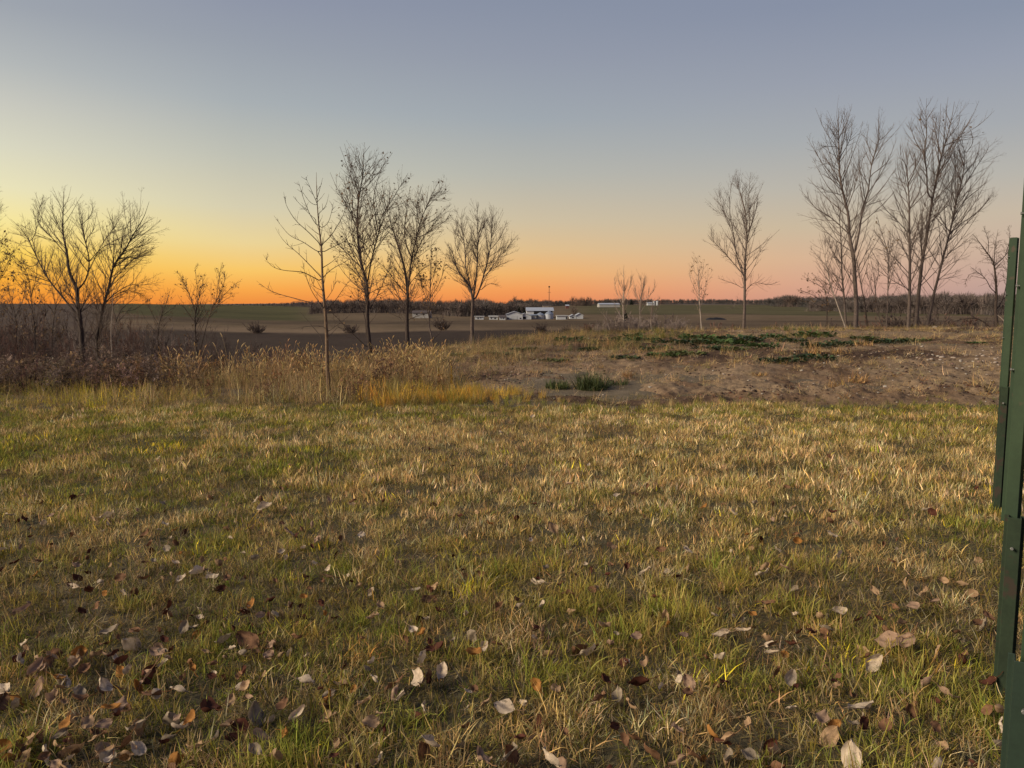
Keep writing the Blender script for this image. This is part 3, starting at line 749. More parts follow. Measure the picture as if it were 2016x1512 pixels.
def make_tree(name, label, cv, Y, limbs, levels, seed, trunk_mat='bark', limb_mat=None, twig_mat='twig', leaves=0, leafsize=.05, group=None, spread=.5, cat='tree', twigfrom=1, nlimb=12):
    """limbs: (points traced in the photograph, start width, end width); the first one is the trunk.
    levels: growth settings of side branches, twigs, fine twigs"""
    ox, oy, sc = cv; r = np.random.default_rng(seed)
    px2m = Y / F_PX / sc
    done = []                                   # (pixel points, world points)
    world_l, rad_l = [], []
    for li, (pts, w0, w1) in enumerate(limbs):
        Z = np.array(pts, float)
        n = max(6, min(22, int(len(pts) * 3.2) + 2))
        Zs = resample(Z, n)
        s = np.r_[0, np.cumsum(np.linalg.norm(np.diff(Zs, axis=0), axis=1))] * px2m
        if li == 0:
            dep0, slope = 0.0, r.normal(0, .04)
        else:
            allz = np.concatenate([d[0] for d in done]); alld = np.concatenate([d[1] for d in done])
            k = np.argmin(((allz - Zs[0]) ** 2).sum(1))
            dd = math.sqrt(((allz[k] - Zs[0]) ** 2).sum())
            dep0 = alld[k] if dd < 60 else r.normal(0, .3)
            if dd < 60: Zs[0] = allz[k]
            slope = r.choice([-1, 1]) * r.uniform(.25, 1) * spread
        wob = np.cumsum(r.normal(0, .012, n)) * (s[-1] / n) * 2
        dep = dep0 + slope * s * (1 - .25 * s / (s[-1] + 1e-6)) + wob
        Wp = np.array([at(ox + z[0] / sc, oy + z[1] / sc, Y + d) for z, d in zip(Zs, dep)])
        done.append((Zs, dep))
        rad = np.interp(np.linspace(0, 1, n), [0, .12, .6, 1], [w0, w0 * .86, (w0 * .38 + w1 * .5) , w1 * .45]) / 2 * px2m * (.80 if li == 0 else .66)
        if li == 0:
            g = h1(Wp[0, 0], Y); foot = np.array([[Wp[0, 0], Wp[0, 1], g - .08]])
            if Wp[0, 2] > g + .02: Wp = np.vstack([foot, Wp]); rad = np.r_[rad[0] * 1.25, rad]
            root = np.array([Wp[0, 0], Wp[0, 1], g])
        world_l.append(Wp); rad_l.append(rad)
    t = thing(name, label, cat, tuple(root), group)
    for li, (Wp, rad) in enumerate(zip(world_l, rad_l)):
        me = tube_mesh('trunk' if li == 0 else 'limb', [((Wp - root)[None], rad[None], 7 if li == 0 else 5)])
        ob('trunk' if li == 0 else 'limb', me, M[trunk_mat] if li == 0 else M[limb_mat or trunk_mat], t)
    # growth on all limbs
    LP = np.stack([resample(w, nlimb, smoothit=False) for w in world_l]) - root
    LR = np.stack([np.interp(np.linspace(0, 1, nlimb), np.linspace(0, 1, len(q)), q) for q in rad_l])
    # bare lower trunk: growth starts at the traced part of the trunk set by levels[0]['t0']
    groups, last, cur, curR = [], None, LP, LR
    for lv, kw in enumerate(levels):
        kw = dict(kw); sides = kw.pop('sides', 3)
        res = grow(cur, curR, r=r, **kw)
        if res is None: break
        groups.append((res[0], res[1], sides)); last = res[0]
        if lv == 0:
            cur = np.concatenate([resample_b(LP, kw['npts']), res[0]]); curR = np.concatenate([resample_r(LR, kw['npts']), res[1]])
        else: cur, curR = res
    if groups: ob('crown', tube_mesh('crown', groups), M[twig_mat], t)
    if leaves and last is not None:
        pool = np.concatenate([resample_b(g_[0], 4) for g_ in groups[-2:]])
        V, T = leaf_bits(pool, leaves, leafsize, r); lo = ob('leaves', mesh_np('leaves', V, [T]), M['leafdry'], t); lo['kind'] = 'stuff'
    return t
def resample_b(P, n):
    f = np.linspace(0, P.shape[1] - 1, n); i = np.minimum(f.astype(int), P.shape[1] - 2); fr = (f - i)[None, :, None]
    return P[:, i] * (1 - fr) + P[:, i + 1] * fr
def resample_r(Rr, n):
    f = np.linspace(0, Rr.shape[1] - 1, n); i = np.minimum(f.astype(int), Rr.shape[1] - 2); fr = (f - i)[None]
    return Rr[:, i] * (1 - fr) + Rr[:, i + 1] * fr
def LV(per, ang, ratio, up, rmin, maxlen, minlen, t0=.25, npts=6, wig=.1, sd=.2, sides=3):
    return dict(per_m=per, t0=t0, t1=.93, ang=ang, angsd=sd, ratio=ratio, up=up, wig=wig, npts=npts, rmin=rmin, maxlen=maxlen, minlen=minlen, sides=sides)

MID, LFT, RGT, CEN = (500, 280, 2.8), (0, 350, 3.217), (1340, 180, 3.0236), (980, 540, 4.582)
# --- middle group
ash = [LV(4.2, .75, .22, .25, .0042, .42, .10, t0=.22, npts=5, wig=.06, sides=4), LV(2.0, .75, .4, .2, .0032, .16, .06, npts=4, wig=.08)]
make_tree('ash_sapling', 'straight young tree with stubby opposite branches, nearest to the lawn', MID, 13.0, [
 ([(415,1400),(405,1250),(403,1200),(400,1050),(392,930),(378,760),(372,580),(362,500),(350,360),(345,250),(344,165)], 32, 4),
 ([(395,925),(350,895),(240,865),(110,828),(60,800),(12,762)], 10, 3),
 ([(395,925),(330,840),(290,750),(265,650)], 7, 3),
 ([(375,770),(300,730),(260,715),(160,705),(95,680),(50,618)], 9, 3),
 ([(372,745),(310,680),(240,610),(180,560),(140,510),(118,470)], 9, 3),
 ([(367,610),(330,590),(270,550),(200,515),(150,460),(110,405)], 8, 3),
 ([(365,560),(300,495),(230,430),(180,350),(163,275)], 8, 3),
 ([(355,470),(310,400),(270,300),(245,215)], 7, 3),
 ([(345,330),(310,250),(285,195)], 5, 3), ([(350,350),(310,330),(265,270)], 5, 3), ([(356,440),(300,390),(215,300)], 5, 3),
 ([(380,745),(430,700),(500,660),(545,625)], 8, 3),
 ([(375,610),(430,580),(500,545),(560,480)], 8, 3),
 ([(368,570),(420,520),(460,460),(500,380),(515,290)], 8, 3),
 ([(358,480),(410,440),(440,330)], 6, 3), ([(352,400),(395,350),(413,285)], 5, 3), ([(348,310),(365,250),(380,195)], 5, 3),
 ([(395,925),(450,870),(520,770),(560,740)], 7, 3),
 ([(400,1050),(470,1000),(530,950)], 5, 3), ([(400,1020),(330,1012),(200,1030)], 5, 2.5),
 ([(404,1200),(370,1080),(310,1000),(255,935)], 9, 4),
 ([(404,1240),(300,1220),(200,1180)], 5, 2), ([(384,820),(330,790),(300,700)], 5, 2.5), ([(390,880),(440,800),(455,700)], 5, 2.5)],
 ash, 11, 'bark_ash', 'bark_dark', 'twig_dark', spread=.7)
busy = [LV(6.8, .75, .56, .4, .0034, 1.6, .16, t0=.2, npts=6, sides=3, wig=.05), LV(7.5, .75, .55, .35, .0027, .75, .12, t0=.12, npts=4, wig=.07), LV(6, .7, .5, .25, .0026, .24, .06, t0=.2, npts=3)]
make_tree('elm_tree', 'tall dark two-leader tree with a few clinging leaves right of the straight sapling', MID, 19.2, [
 ([(645,1250),(640,1140),(626,1000),(625,860),(622,780),(600,700),(580,610),(570,450),(575,330),(600,180),(605,60),(640,20)], 32, 4),
 ([(624,790),(650,640),(690,490),(700,420),(760,320),(850,170)], 15, 4),
 ([(622,1090),(610,960),(580,880),(570,790),(540,720)], 11, 4),
 ([(632,1140),(560,1070),(450,960),(410,920)], 9, 4),
 ([(685,510),(670,400),(660,300),(700,150),(730,100)], 9, 3),
 ([(572,500),(530,360),(490,180)], 8, 3), ([(600,700),(540,640),(440,530),(400,440)], 9, 3),
 ([(620,800),(560,720),(470,640)], 8, 3), ([(625,840),(700,800),(800,770)], 7, 3),
 ([(640,1180),(720,1160),(820,1100)], 6, 3), ([(580,610),(540,480),(545,300)], 7, 3), ([(600,180),(560,100),(570,30)], 5, 2.5),
 ([(660,600),(740,500),(800,400)], 7, 3), ([(648,660),(600,560),(610,420),(640,300)], 7, 3), ([(575,330),(520,250),(540,120)], 6, 3)],
 busy, 12, 'bark_dark', twig_mat='twig_dark', leaves=330, leafsize=.065)
make_tree('elm_tree', 'broad dark tree with fanning limbs and sparse leaves, third in the middle row', MID, 27, [
 ([(845,1110),(843,960),(847,850),(846,820),(830,700),(790,560),(745,420),(720,330)], 30, 5),
 ([(847,830),(858,740),(870,640),(895,530),(910,470),(940,380),(1000,280),(1085,275)], 16, 4),
 ([(858,740),(900,600),(980,460),(1095,360)], 9, 3), ([(848,850),(790,780),(730,700),(660,640)], 9, 3),
 ([(843,960),(790,890),(740,850)], 8, 3), ([(845,980),(920,950),(960,940)], 7, 3), ([(910,470),(900,350),(930,230)], 8, 3),
 ([(940,380),(980,290),(1020,215)], 7, 3), ([(870,640),(830,520),(840,380),(860,250)], 9, 3), ([(790,560),(800,430),(790,300)], 7, 3),
 ([(895,530),(960,500),(1060,430),(1100,400)], 7, 3), ([(745,420),(700,380),(690,300)], 6, 3), ([(850,790),(930,700),(1030,640)], 7, 3)],
 busy, 13, 'bark_dark', twig_mat='twig_dark', leaves=360, leafsize=.075)
sap = [LV(8, .55, .42, .4, .004, 1.0, .15, t0=.25, npts=5), LV(7, .6, .5, .3, .0034, .35, .08, t0=.15, npts=4)]
make_tree('leafy_sapling', 'thin leafy sapling between the broad dark tree and the pale-trunked one', MID, 27, [
 ([(985,1110),(975,1050),(965,1000),(970,850),(975,700),(980,560)], 12, 3), ([(968,900),(920,780),(900,640)], 6, 3), ([(970,860),(1030,760),(1060,620)], 6, 3),
 ([(985,1090),(1040,1030),(1060,980)], 6, 3), ([(972,800),(1000,700),(1010,580)], 5, 3)],
 sap, 14, 'bark', twig_mat='twig_dark', leaves=260, leafsize=.08)
make_tree('maple_tree', 'bare vase-shaped tree with a split pale trunk, rightmost of the middle row', MID, 29, [
 ([(1205,1120),(1202,1000),(1205,900),(1205,860),(1180,780),(1120,700),(1085,560)], 30, 4),
 ([(1204,870),(1196,800),(1170,700),(1160,560),(1140,440),(1150,370)], 14, 4),
 ([(1208,880),(1225,740),(1235,550),(1230,420),(1230,330)], 15, 4),
 ([(1212,880),(1240,820),(1265,740),(1300,600),(1310,480),(1320,345)], 15, 4),
 ([(1230,840),(1290,720),(1380,600),(1455,510)], 9, 3), ([(1265,740),(1330,690),(1420,650)], 7, 3), ([(1300,600),(1360,520),(1395,430)], 7, 3),
 ([(1235,550),(1270,440),(1275,360)], 7, 3), ([(1120,700),(1090,640),(1070,600)], 5, 3), ([(1245,820),(1300,780),(1360,790)], 6, 3), ([(1170,700),(1110,560),(1120,430)], 6, 3)],
 [LV(7.5, .66, .54, .5, .0038, 1.6, .2, t0=.25, npts=6, sides=3, wig=.05), LV(7, .6, .5, .4, .0033, .6, .12, t0=.12, npts=4, wig=.06), LV(5.5, .62, .5, .3, .0032, .28, .07, t0=.2, npts=3)], 15, 'bark', twig_mat='twig_dark')

# --- left group
lft = [LV(8.5, .72, .58, .35, .0036, 1.4, .2, t0=.18, npts=6, sides=3, wig=.06), LV(7, .68, .5, .3, .0029, .7, .14, t0=.12, npts=4, wig=.08), LV(5.5, .7, .5, .2, .0027, .28, .07, t0=.2, npts=3)]
make_tree('boxelder_tree', 'wide spreading bare tree with forked dark trunk against the sunset', LFT, 22, [
 ([(535,1180),(520,1060),(515,960),(502,860),(490,790),(490,710),(440,600),(425,480),(400,350),(400,200),(405,90)], 46, 4),
 ([(505,890),(400,760),(320,660),(250,540),(190,410),(130,320),(65,260)], 22, 4),
 ([(320,660),(230,630),(120,600),(40,590)], 9, 3), ([(425,490),(330,380),(250,300),(240,230),(275,120)], 11, 3),
 ([(490,715),(545,640),(565,530),(540,400),(515,300),(490,150)], 17, 4), ([(565,530),(640,450),(740,390),(830,345)], 9, 3),
 ([(556,600),(620,470),(680,370),(740,290),(790,170)], 9, 3), ([(515,300),(580,230),(585,150)], 7, 3), ([(250,540),(180,560),(60,480)], 8, 3),
 ([(190,410),(230,330),(210,200)], 7, 3), ([(400,350),(340,240),(330,150)], 7, 3), ([(500,860),(430,700),(380,560),(370,420)], 9, 3), ([(400,760),(330,560),(320,430)], 7, 3), ([(540,400),(590,330),(610,240)], 7, 3)],
 lft, 21, 'bark_dark', twig_mat='twig_dark')
make_tree('boxelder_tree', 'bare tree leaning right of the forked tree, limbs sweeping toward the glow', LFT, 23, [
 ([(615,1010),(640,880),(660,800),(690,690),(720,560),(790,460),(850,350),(910,250),(945,150)], 27, 4),
 ([(660,800),(720,740),(820,680),(900,680),(1040,660)], 11, 3), ([(690,690),(760,600),(870,500),(980,460)], 10, 3),
 ([(720,560),(720,400),(715,300),(740,230)], 10, 3), ([(680,770),(790,720),(880,730),(960,800)], 7, 3), ([(850,350),(930,280),(985,250)], 7, 3),
 ([(640,870),(600,740),(590,650)], 9, 3), ([(790,460),(900,430),(1000,390)], 7, 3), ([(760,500),(780,360),(840,240),(860,170)], 8, 3), ([(820,400),(900,340),(960,300)], 6, 3)],
 lft, 22, 'bark_dark', twig_mat='twig_dark')
make_tree('small_tree', 'small two-stemmed tree with scattered leaves standing alone before the green field', LFT, 21, [
 ([(1250,1150),(1240,1020),(1235,920),(1240,850),(1260,760),(1290,640),(1300,600)], 14, 3),
 ([(1262,1120),(1310,930),(1350,810),(1400,720),(1440,600)], 10, 3), ([(1236,920),(1180,840),(1140,790)], 6, 3),
 ([(1240,860),(1200,740),(1150,640),(1120,590)], 7, 3), ([(1260,760),(1240,620),(1240,550)], 6, 3), ([(1350,810),(1420,740),(1515,650)], 6, 3), ([(1370,765),(1390,620),(1410,535)], 6, 3), ([(1340,840),(1430,770),(1490,740)], 5, 3)],
 [LV(11, .6, .45, .4, .0038, .9, .15, t0=.25, npts=5), LV(8, .65, .5, .3, .003, .4, .08, t0=.12, npts=4), LV(5, .65, .5, .3, .0027, .2, .06, npts=3)], 23, 'bark_dark', twig_mat='twig_dark', leaves=170, leafsize=.06)
left_saps = [
 ('slim leafy sapling left of the forked tree', [([(215,1190),(222,1000),(205,850),(195,740),(170,600),(100,500)], 13, 3), ([(205,850),(140,700),(60,600)], 6, 3), ([(197,760),(230,620),(240,480)], 6, 3), ([(185,650),(120,560),(20,430)], 5, 3)], 19.5, 260),
 ('leafy sapling reaching in at the left edge of the lawn', [([(-60,1150),(-50,900),(-40,620),(0,420),(60,345)], 14, 3), ([(-45,700),(40,560),(100,440)], 6, 3), ([(-30,560),(60,500),(140,400)], 5, 3), ([(-45,760),(20,700),(90,680)], 5, 3)], 18, 300),
 ('tall tree mostly beyond the left edge with twigs against pale sky', [([(-170,1150),(-160,800),(-150,500),(-100,250),(-60,60)], 22, 4), ([(-120,330),(-60,250),(10,190)], 7, 3), ([(-100,250),(-40,130),(0,50)], 7, 3), ([(-150,500),(-60,420),(40,390)], 7, 3), ([(-152,520),(-60,330),(20,160)], 6, 3)], 20, 120),
 ('bushy orange-lit sapling low between the left trees', [([(330,1150),(335,950),(350,820),(330,700),(300,560)], 9, 3), ([(348,830),(400,740),(420,640)], 5, 3), ([(345,860),(270,760),(230,690)], 5, 3)], 26, 160),
 ('thin sapling with leaves below the leaning tree', [([(720,1150),(715,1000),(760,850),(840,770),(900,700)], 8, 3), ([(740,900),(700,780),(690,690)], 5, 3), ([(760,850),(860,830),(960,760)], 5, 3)], 26, 150),
 ('low brushy sapling beside the small two-stemmed tree', [([(1010,1140),(1000,1000),(1020,880),(1060,780),(1080,700)], 8, 3), ([(1005,940),(950,830),(930,760)], 5, 3), ([(1020,880),(1100,820),(1140,780)], 5, 3)], 25, 120),
 ('brushy sapling under the left branches of the forked tree', [([(110,1160),(105,1000),(100,880),(60,740),(50,640)], 9, 3), ([(100,880),(150,760),(165,660)], 5, 3), ([(103,930),(20,820),(-30,720)], 5, 3)], 24, 200)]
for i, (lab, lim, Y, nl) in enumerate(left_saps):
    make_tree('brush_sapling', lab, LFT, Y, lim, [LV(10, .6, .45, .35, .0038, 1.0, .15, t0=.2, npts=5), LV(8, .65, .5, .25, .003, .45, .08, t0=.12, npts=4), LV(4, .65, .5, .3, .0027, .2, .06, npts=3)], 31 + i, 'bark_dark', twig_mat='twig_dark', leaves=nl, leafsize=.06)
make_tree('bare_pole', 'thin pale whip of a dead stem rising left of the small tree', LFT, 16, [([(712,1180),(705,1060),(703,960),(712,830),(716,700),(718,600)], 6, 2)], [LV(.4, .5, .1, .2, .003, .1, .05, t0=.5, npts=3)], 40, 'bark_pale', twig_mat='twig_pale', cat='sapling')

# --- right group
cot = [LV(4.2, .68, .6, .55, .0046, 2.7, .3, t0=.2, npts=7, sides=3, wig=.05), LV(4.0, .66, .52, .4, .0035, 1.2, .22, t0=.1, npts=4, wig=.06), LV(2.6, .64, .5, .3, .003, .5, .12, t0=.15, npts=3)]
cots = [LV(5.0, .66, .55, .5, .0043, 1.7, .2, t0=.22, npts=5, wig=.06), LV(4.4, .66, .52, .4, .0033, .6, .14, t0=.12, npts=4, wig=.07), LV(3.4, .6, .5, .3, .0031, .3, .1, t0=.15, npts=3)]
G = None
make_tree('cottonwood_tree', 'slender bare tree standing apart on the crest, left of the tall grove', RGT, 32.5, [
 ([(375,1440),(380,1300),(382,1150),(385,1000),(395,850),(385,720),(360,620),(340,540),(330,460)], 24, 3),
 ([(381,1120),(340,1000),(310,850),(260,730),(220,580)], 11, 3), ([(382,1100),(330,1040),(260,960),(190,880),(180,790)], 9, 3),
 ([(386,960),(410,800),(405,650),(415,480)], 11, 3), ([(395,850),(440,740),(465,600)], 8, 3), ([(380,1180),(330,1150),(220,1110)], 6, 3),
 ([(382,1190),(440,1140),(530,1150),(590,1130)], 6, 3), ([(388,920),(440,830),(465,760)], 6, 3), ([(330,920),(290,700),(310,500)], 7, 3), ([(380,1290),(340,1250),(300,1300)], 5, 3), ([(385,720),(350,600),(310,500)], 6, 3)],
 cots, 41, 'bark', twig_mat='twig')
make_tree('young_tree', 'short sapling with upswept twigs and leaves at its tip, left of the slender tree', RGT, 33, [
 ([(125,1420),(112,1250),(105,1100),(102,980)], 9, 3), ([(110,1220),(60,1120),(50,1040)], 4, 2.5), ([(110,1220),(160,1120),(160,1040)], 4, 2.5), ([(107,1150),(80,1060),(80,990)], 4, 2.5), ([(107,1160),(135,1060),(130,1000)], 4, 2.5)],
 cots, 42, 'bark_pale', twig_mat='twig_pale', leaves=70, leafsize=.08)
make_tree('cottonwood_tree', 'big forked cottonwood with two spreading leaders, left giant of the grove', RGT, 35, [
 ([(1043,1400),(1045,1250),(1035,1080),(1030,985),(1005,860),(1000,740),(970,620),(945,480),(945,400),(940,250),(940,100)], 36, 4),
 ([(1031,985),(1060,850),(1085,690),(1115,600),(1130,480),(1145,400),(1180,290),(1180,160)], 22, 4),
 ([(1003,850),(950,800),(880,740),(810,700),(760,640),(705,580)], 11, 3), ([(1085,690),(1160,660),(1230,640)], 7, 3), ([(945,440),(900,330),(860,200)], 8, 3),
 ([(945,400),(1010,280),(1020,160)], 8, 3), ([(970,620),(890,600),(800,600)], 7, 3), ([(1130,500),(1210,440),(1270,370)], 8, 3), ([(1145,400),(1110,300),(1120,200)], 7, 3),
 ([(1180,300),(1250,230),(1270,190)], 6, 3), ([(942,330),(850,330),(820,370)], 6, 3), ([(1008,840),(1050,720),(1060,600)], 8, 3), ([(942,280),(990,180),(960,110)], 6, 3), ([(942,470),(870,430),(800,450)], 6, 3), ([(945,300),(890,220),(850,180)], 6, 3)],
 cot, 43, 'bark', twig_mat='twig')
for i, (lab, lim, Y, nl, mt) in enumerate([
 ('straight grey sapling just left of the forked cottonwood', [([(985,1400),(975,1250),(960,1080),(955,900),(945,750),(930,600)], 17, 3), ([(960,1080),(900,950),(880,840)], 6, 3), ([(957,950),(1000,820),(1010,720)], 6, 3), ([(965,1150),(900,1080),(850,1060)], 5, 3)], 36, 0, 'bark'),
 ('thin pale sapling leaning left at the grove edge', [([(980,1400),(930,1260),(890,1140),(855,970),(825,850)], 11, 3), ([(870,1050),(800,960),(770,930)], 4, 3), ([(860,990),(860,880),(850,800)], 4, 3)], 35.5, 0, 'bark_pale'),
 ('low leafy sapling left of the grove', [([(870,1430),(870,1260),(850,1160),(800,1100)], 10, 3), ([(868,1260),(760,1200),(690,1180)], 5, 3), ([(852,1170),(760,1120),(720,1090)], 5, 3), ([(868,1240),(900,1130),(890,1080)], 5, 3), ([(868,1300),(790,1260),(730,1240)], 4, 3)], 33.5, 190, 'bark_dark'),
 ('dark thin sapling leaning right of the forked trunk', [([(1112,1400),(1095,1260),(1070,1130),(1050,1000)], 12, 4), ([(1075,1150),(1110,1050),(1120,960)], 5, 3)], 35, 0, 'bark_dark'),
 ('crooked little sapling in the gap of the grove', [([(1200,1405),(1170,1300),(1160,1200),(1150,1100),(1130,990)], 9, 3), ([(1158,1180),(1180,1060),(1170,980)], 5, 3), ([(1165,1250),(1120,1120),(1105,1050)], 4, 3)], 36, 20, 'bark'),
 ('slim sapling with a few leaves at the centre of the grove gap', [([(1225,1405),(1232,1260),(1235,1080),(1230,950),(1190,820),(1170,740)], 10, 3), ([(1233,1000),(1250,900),(1240,820)], 5, 3), ([(1215,900),(1160,840),(1150,790)], 4, 3)], 35, 60, 'bark')]):
    make_tree('grove_sapling', lab, RGT, Y, lim, cots, 51 + i, mt, twig_mat='twig', leaves=nl, leafsize=.085)
make_tree('cottonwood_tree', 'straight single-trunk cottonwood in the middle of the grove', RGT, 35, [
 ([(1355,1410),(1362,1250),(1365,1050),(1362,850),(1360,650),(1350,500),(1345,350),(1350,300)], 27, 4),
 ([(1362,1180),(1270,1130),(1180,1070),(1120,1030)], 7, 3), ([(1364,1090),(1300,1020),(1230,960),(1150,930)], 8, 3), ([(1362,850),(1290,770),(1220,700),(1160,610)], 8, 3),
 ([(1366,930),(1430,850),(1470,780)], 7, 3), ([(1360,640),(1300,500),(1290,400)], 8, 3), ([(1366,1090),(1430,1040)], 7, 3), ([(1352,560),(1400,440),(1380,340)], 7, 3), ([(1360,700),(1420,600),(1430,500)], 7, 3), ([(1348,450),(1310,380),(1310,310)], 5, 3)],
 cot, 61, 'bark', twig_mat='twig')
make_tree('cottonwood_tree', 'tallest cottonwood of the grove with twin tops', RGT, 36, [
 ([(1400,1410),(1412,1250),(1425,1130),(1440,1000),(1465,870),(1480,760),(1500,640),(1530,480),(1550,390),(1580,290),(1610,180),(1630,60)], 30, 4),
 ([(1498,650),(1470,600),(1465,480),(1450,380),(1465,250),(1460,150),(1465,40)], 15, 4), ([(1440,1000),(1430,900),(1440,780),(1420,650)], 9, 3),
 ([(1480,760),(1560,700),(1650,560)], 8, 3), ([(1440,1000),(1520,960),(1560,850)], 8, 3), ([(1450,380),(1400,300),(1355,180)], 8, 3), ([(1530,480),(1600,400),(1640,300)], 7, 3),
 ([(1550,390),(1520,250),(1525,120)], 8, 3), ([(1580,290),(1650,200),(1665,130)], 7, 3), ([(1462,300),(1430,200),(1430,90)], 6, 3), ([(1465,500),(1400,420),(1370,330)], 6, 3), ([(1605,190),(1580,120),(1590,80)], 5, 3), ([(1470,840),(1560,790),(1620,740)], 6, 3)],
 cot, 62, 'bark', twig_mat='twig', leaves=26, leafsize=.14)
make_tree('cottonwood_tree', 'cottonwood leaning right with long upswept limbs, right side of the grove', RGT, 35.5, [
 ([(1465,1415),(1495,1260),(1530,1120),(1565,980),(1600,850),(1625,740),(1650,620),(1680,500),(1690,380),(1665,240)], 23, 4),
 ([(1600,850),(1680,780),(1780,710),(1870,590)], 9, 3), ([(1567,980),(1660,920),(1750,840)], 7, 3), ([(1625,740),(1700,640),(1800,560),(1840,480)], 9, 3),
 ([(1650,620),(1740,480),(1830,340),(1820,290)], 9, 3), ([(1690,380),(1740,300),(1720,210)], 7, 3), ([(1540,1090),(1620,1020),(1720,980)], 6, 3), ([(1640,680),(1610,560),(1640,440),(1620,330)], 8, 3), ([(1530,1120),(1600,1110),(1680,1090)], 5, 3), ([(1680,500),(1760,400),(1780,300)], 7, 3)],
 cot, 63, 'bark', twig_mat='twig')
make_tree('crooked_tree', 'low crooked bare tree beside the green sign posts', RGT, 33.5, [
 ([(1885,1415),(1875,1300),(1880,1200),(1865,1030),(1830,970),(1780,900),(1740,850)], 26, 4),
 ([(1866,1040),(1930,980),(1990,900)], 10, 3), ([(1880,1200),(1845,1170),(1810,1110),(1720,1040)], 9, 3), ([(1878,1310),(1920,1230),(1945,1100),(1950,900)], 11, 3), ([(1866,1030),(1870,930),(1890,820)], 8, 3), ([(1830,970),(1830,880),(1800,800)], 7, 3), ([(1930,980),(1960,880),(1950,800)], 6, 3), ([(1780,1080),(1720,1090),(1690,1150)], 5, 3)],
 [LV(6.5, .75, .36, .15, .0065, 1.0, .2, t0=.3, npts=6, wig=.2), LV(6, .8, .45, .1, .0055, .5, .1, t0=.15, npts=4, wig=.2), LV(3.5, .8, .5, 0, .005, .25, .06, npts=3)], 64, 'bark_dark', twig_mat='twig_dark')
make_tree('fallen_limb', 'dark fallen limb arched over the ground at the foot of the crooked tree', RGT, 33.2, [
 ([(1860,1418),(1800,1370),(1760,1352),(1720,1350),(1640,1365),(1560,1400)], 11, 4), ([(1760,1352),(1700,1320),(1640,1330)], 5, 3)], [LV(2.5, .7, .3, 0, .006, .6, .15, npts=4)], 65, 'bark_dark', twig_mat='twig_dark', cat='branch')
make_tree('broken_limb', 'pale broken limb leaning on the crooked tree', RGT, 33, [([(1945,1412),(1935,1385),(1920,1360),(1885,1330)], 11, 8)], [], 66, 'bark_pale', cat='branch')
# --- pale saplings on the crest in the centre
for i, (lab, lim, Y) in enumerate([
 ('taller pale sapling with upswept twigs behind the middle of the crest', [([(1150,545),(1135,400),(1130,250),(1138,100),(1130,-60)], 16, 4), ([(1133,300),(1070,150),(1050,30)], 7, 4), ([(1132,260),(1190,120),(1210,10)], 7, 4), ([(1136,420),(1080,330),(1050,250)], 6, 4), ([(1135,160),(1090,60),(1080,-20)], 6, 4)], 33),
 ('second pale sapling right of the taller pale sapling', [([(1290,545),(1285,400),(1285,250),(1310,120),(1340,-10)], 15, 4), ([(1285,280),(1240,150),(1225,60)], 7, 4), ([(1290,240),(1390,170),(1420,80)], 7, 4), ([(1286,350),(1350,230),(1360,110)], 6, 4), ([(1300,160),(1290,60),(1270,-10)], 6, 4)], 33.5),
 ('short pale sapling leaning left of the taller pale sapling', [([(1020,545),(1000,470),(980,395),(985,330)], 9, 4), ([(995,440),(960,370),(920,340)], 4, 3)], 32),
 ('thin pale sapling in the brush right of the second pale sapling', [([(1395,545),(1380,440),(1390,350),(1400,230)], 9, 4), ([(1388,400),(1440,300),(1450,220)], 4, 3)], 33)]):
    make_tree('pale_sapling', lab, CEN, Y, lim, [LV(10, .42, .45, .55, .0055, 1.1, .25, t0=.25, npts=5), LV(6, .45, .5, .4, .0045, .5, .1, t0=.12, npts=4)], 71 + i, 'bark_pale', twig_mat='twig_pale')

# ------------------------------------------------------------------ brush: many-stemmed shrubs
def shrub_meshes(seed, h, stems, spread, dens=7, tk=1.0):
    r = np.random.default_rng(seed)
    n = 7
    P = np.zeros((stems, n, 3)); Rd = np.zeros((stems, n))
    for s in range(stems):
        a = r.uniform(0, 6.28); p = np.array([math.cos(a), math.sin(a), 0]) * r.uniform(0, .22) * h * spread; p[2] = -.05
        d = np.array([math.cos(a) * r.uniform(.05, .8) * spread, math.sin(a) * r.uniform(.05, .8) * spread, 1.0]); d /= np.linalg.norm(d)
        L_ = h * r.uniform(.6, 1.05); P[s, 0] = p
        for k in range(1, n):
            d = d + r.normal(0, .10, 3); d /= np.linalg.norm(d); p = p + d * L_ / (n - 1); P[s, k] = p
        Rd[s] = h * .0062 * np.linspace(1, .35, n) * r.uniform(.6, 1.1)
    g1 = grow(P, Rd, dens / h * 1.6, .15, 1, .6, .2, .35, .35, .12, 5, h * .0022 * tk, h * .4, h * .06, r)
    g2 = grow(g1[0], g1[1], 19 / h, .1, 1, .65, .2, .5, .25, .1, 3, h * .0016 * tk, h * .2, h * .04, r)
    st = tube_mesh('stems', [(P, Rd, 4)])
    tw = tube_mesh('twigs', [(g1[0], g1[1], 3), (g2[0], g2[1], 3)])
    return st, tw
SHR = [shrub_meshes(500 + i, 1.0, 38, sp, 10, tk) for tk in (1.2, 2.6, 5.5) for i, sp in enumerate((.7, 1.0, 1.4, .9))]
M['brush'] = material('brush_twigs', (.085, .058, .048), rough=.95, noise=(1.5, .3))
M['brush_red'] = material('brush_twigs_reddish', (.14, .075, .055), rough=.95, noise=(1.5, .3))
M['brush_grey'] = material('brush_twigs_grey', (.23, .17, .14), rough=.95, noise=(1.5, .3))
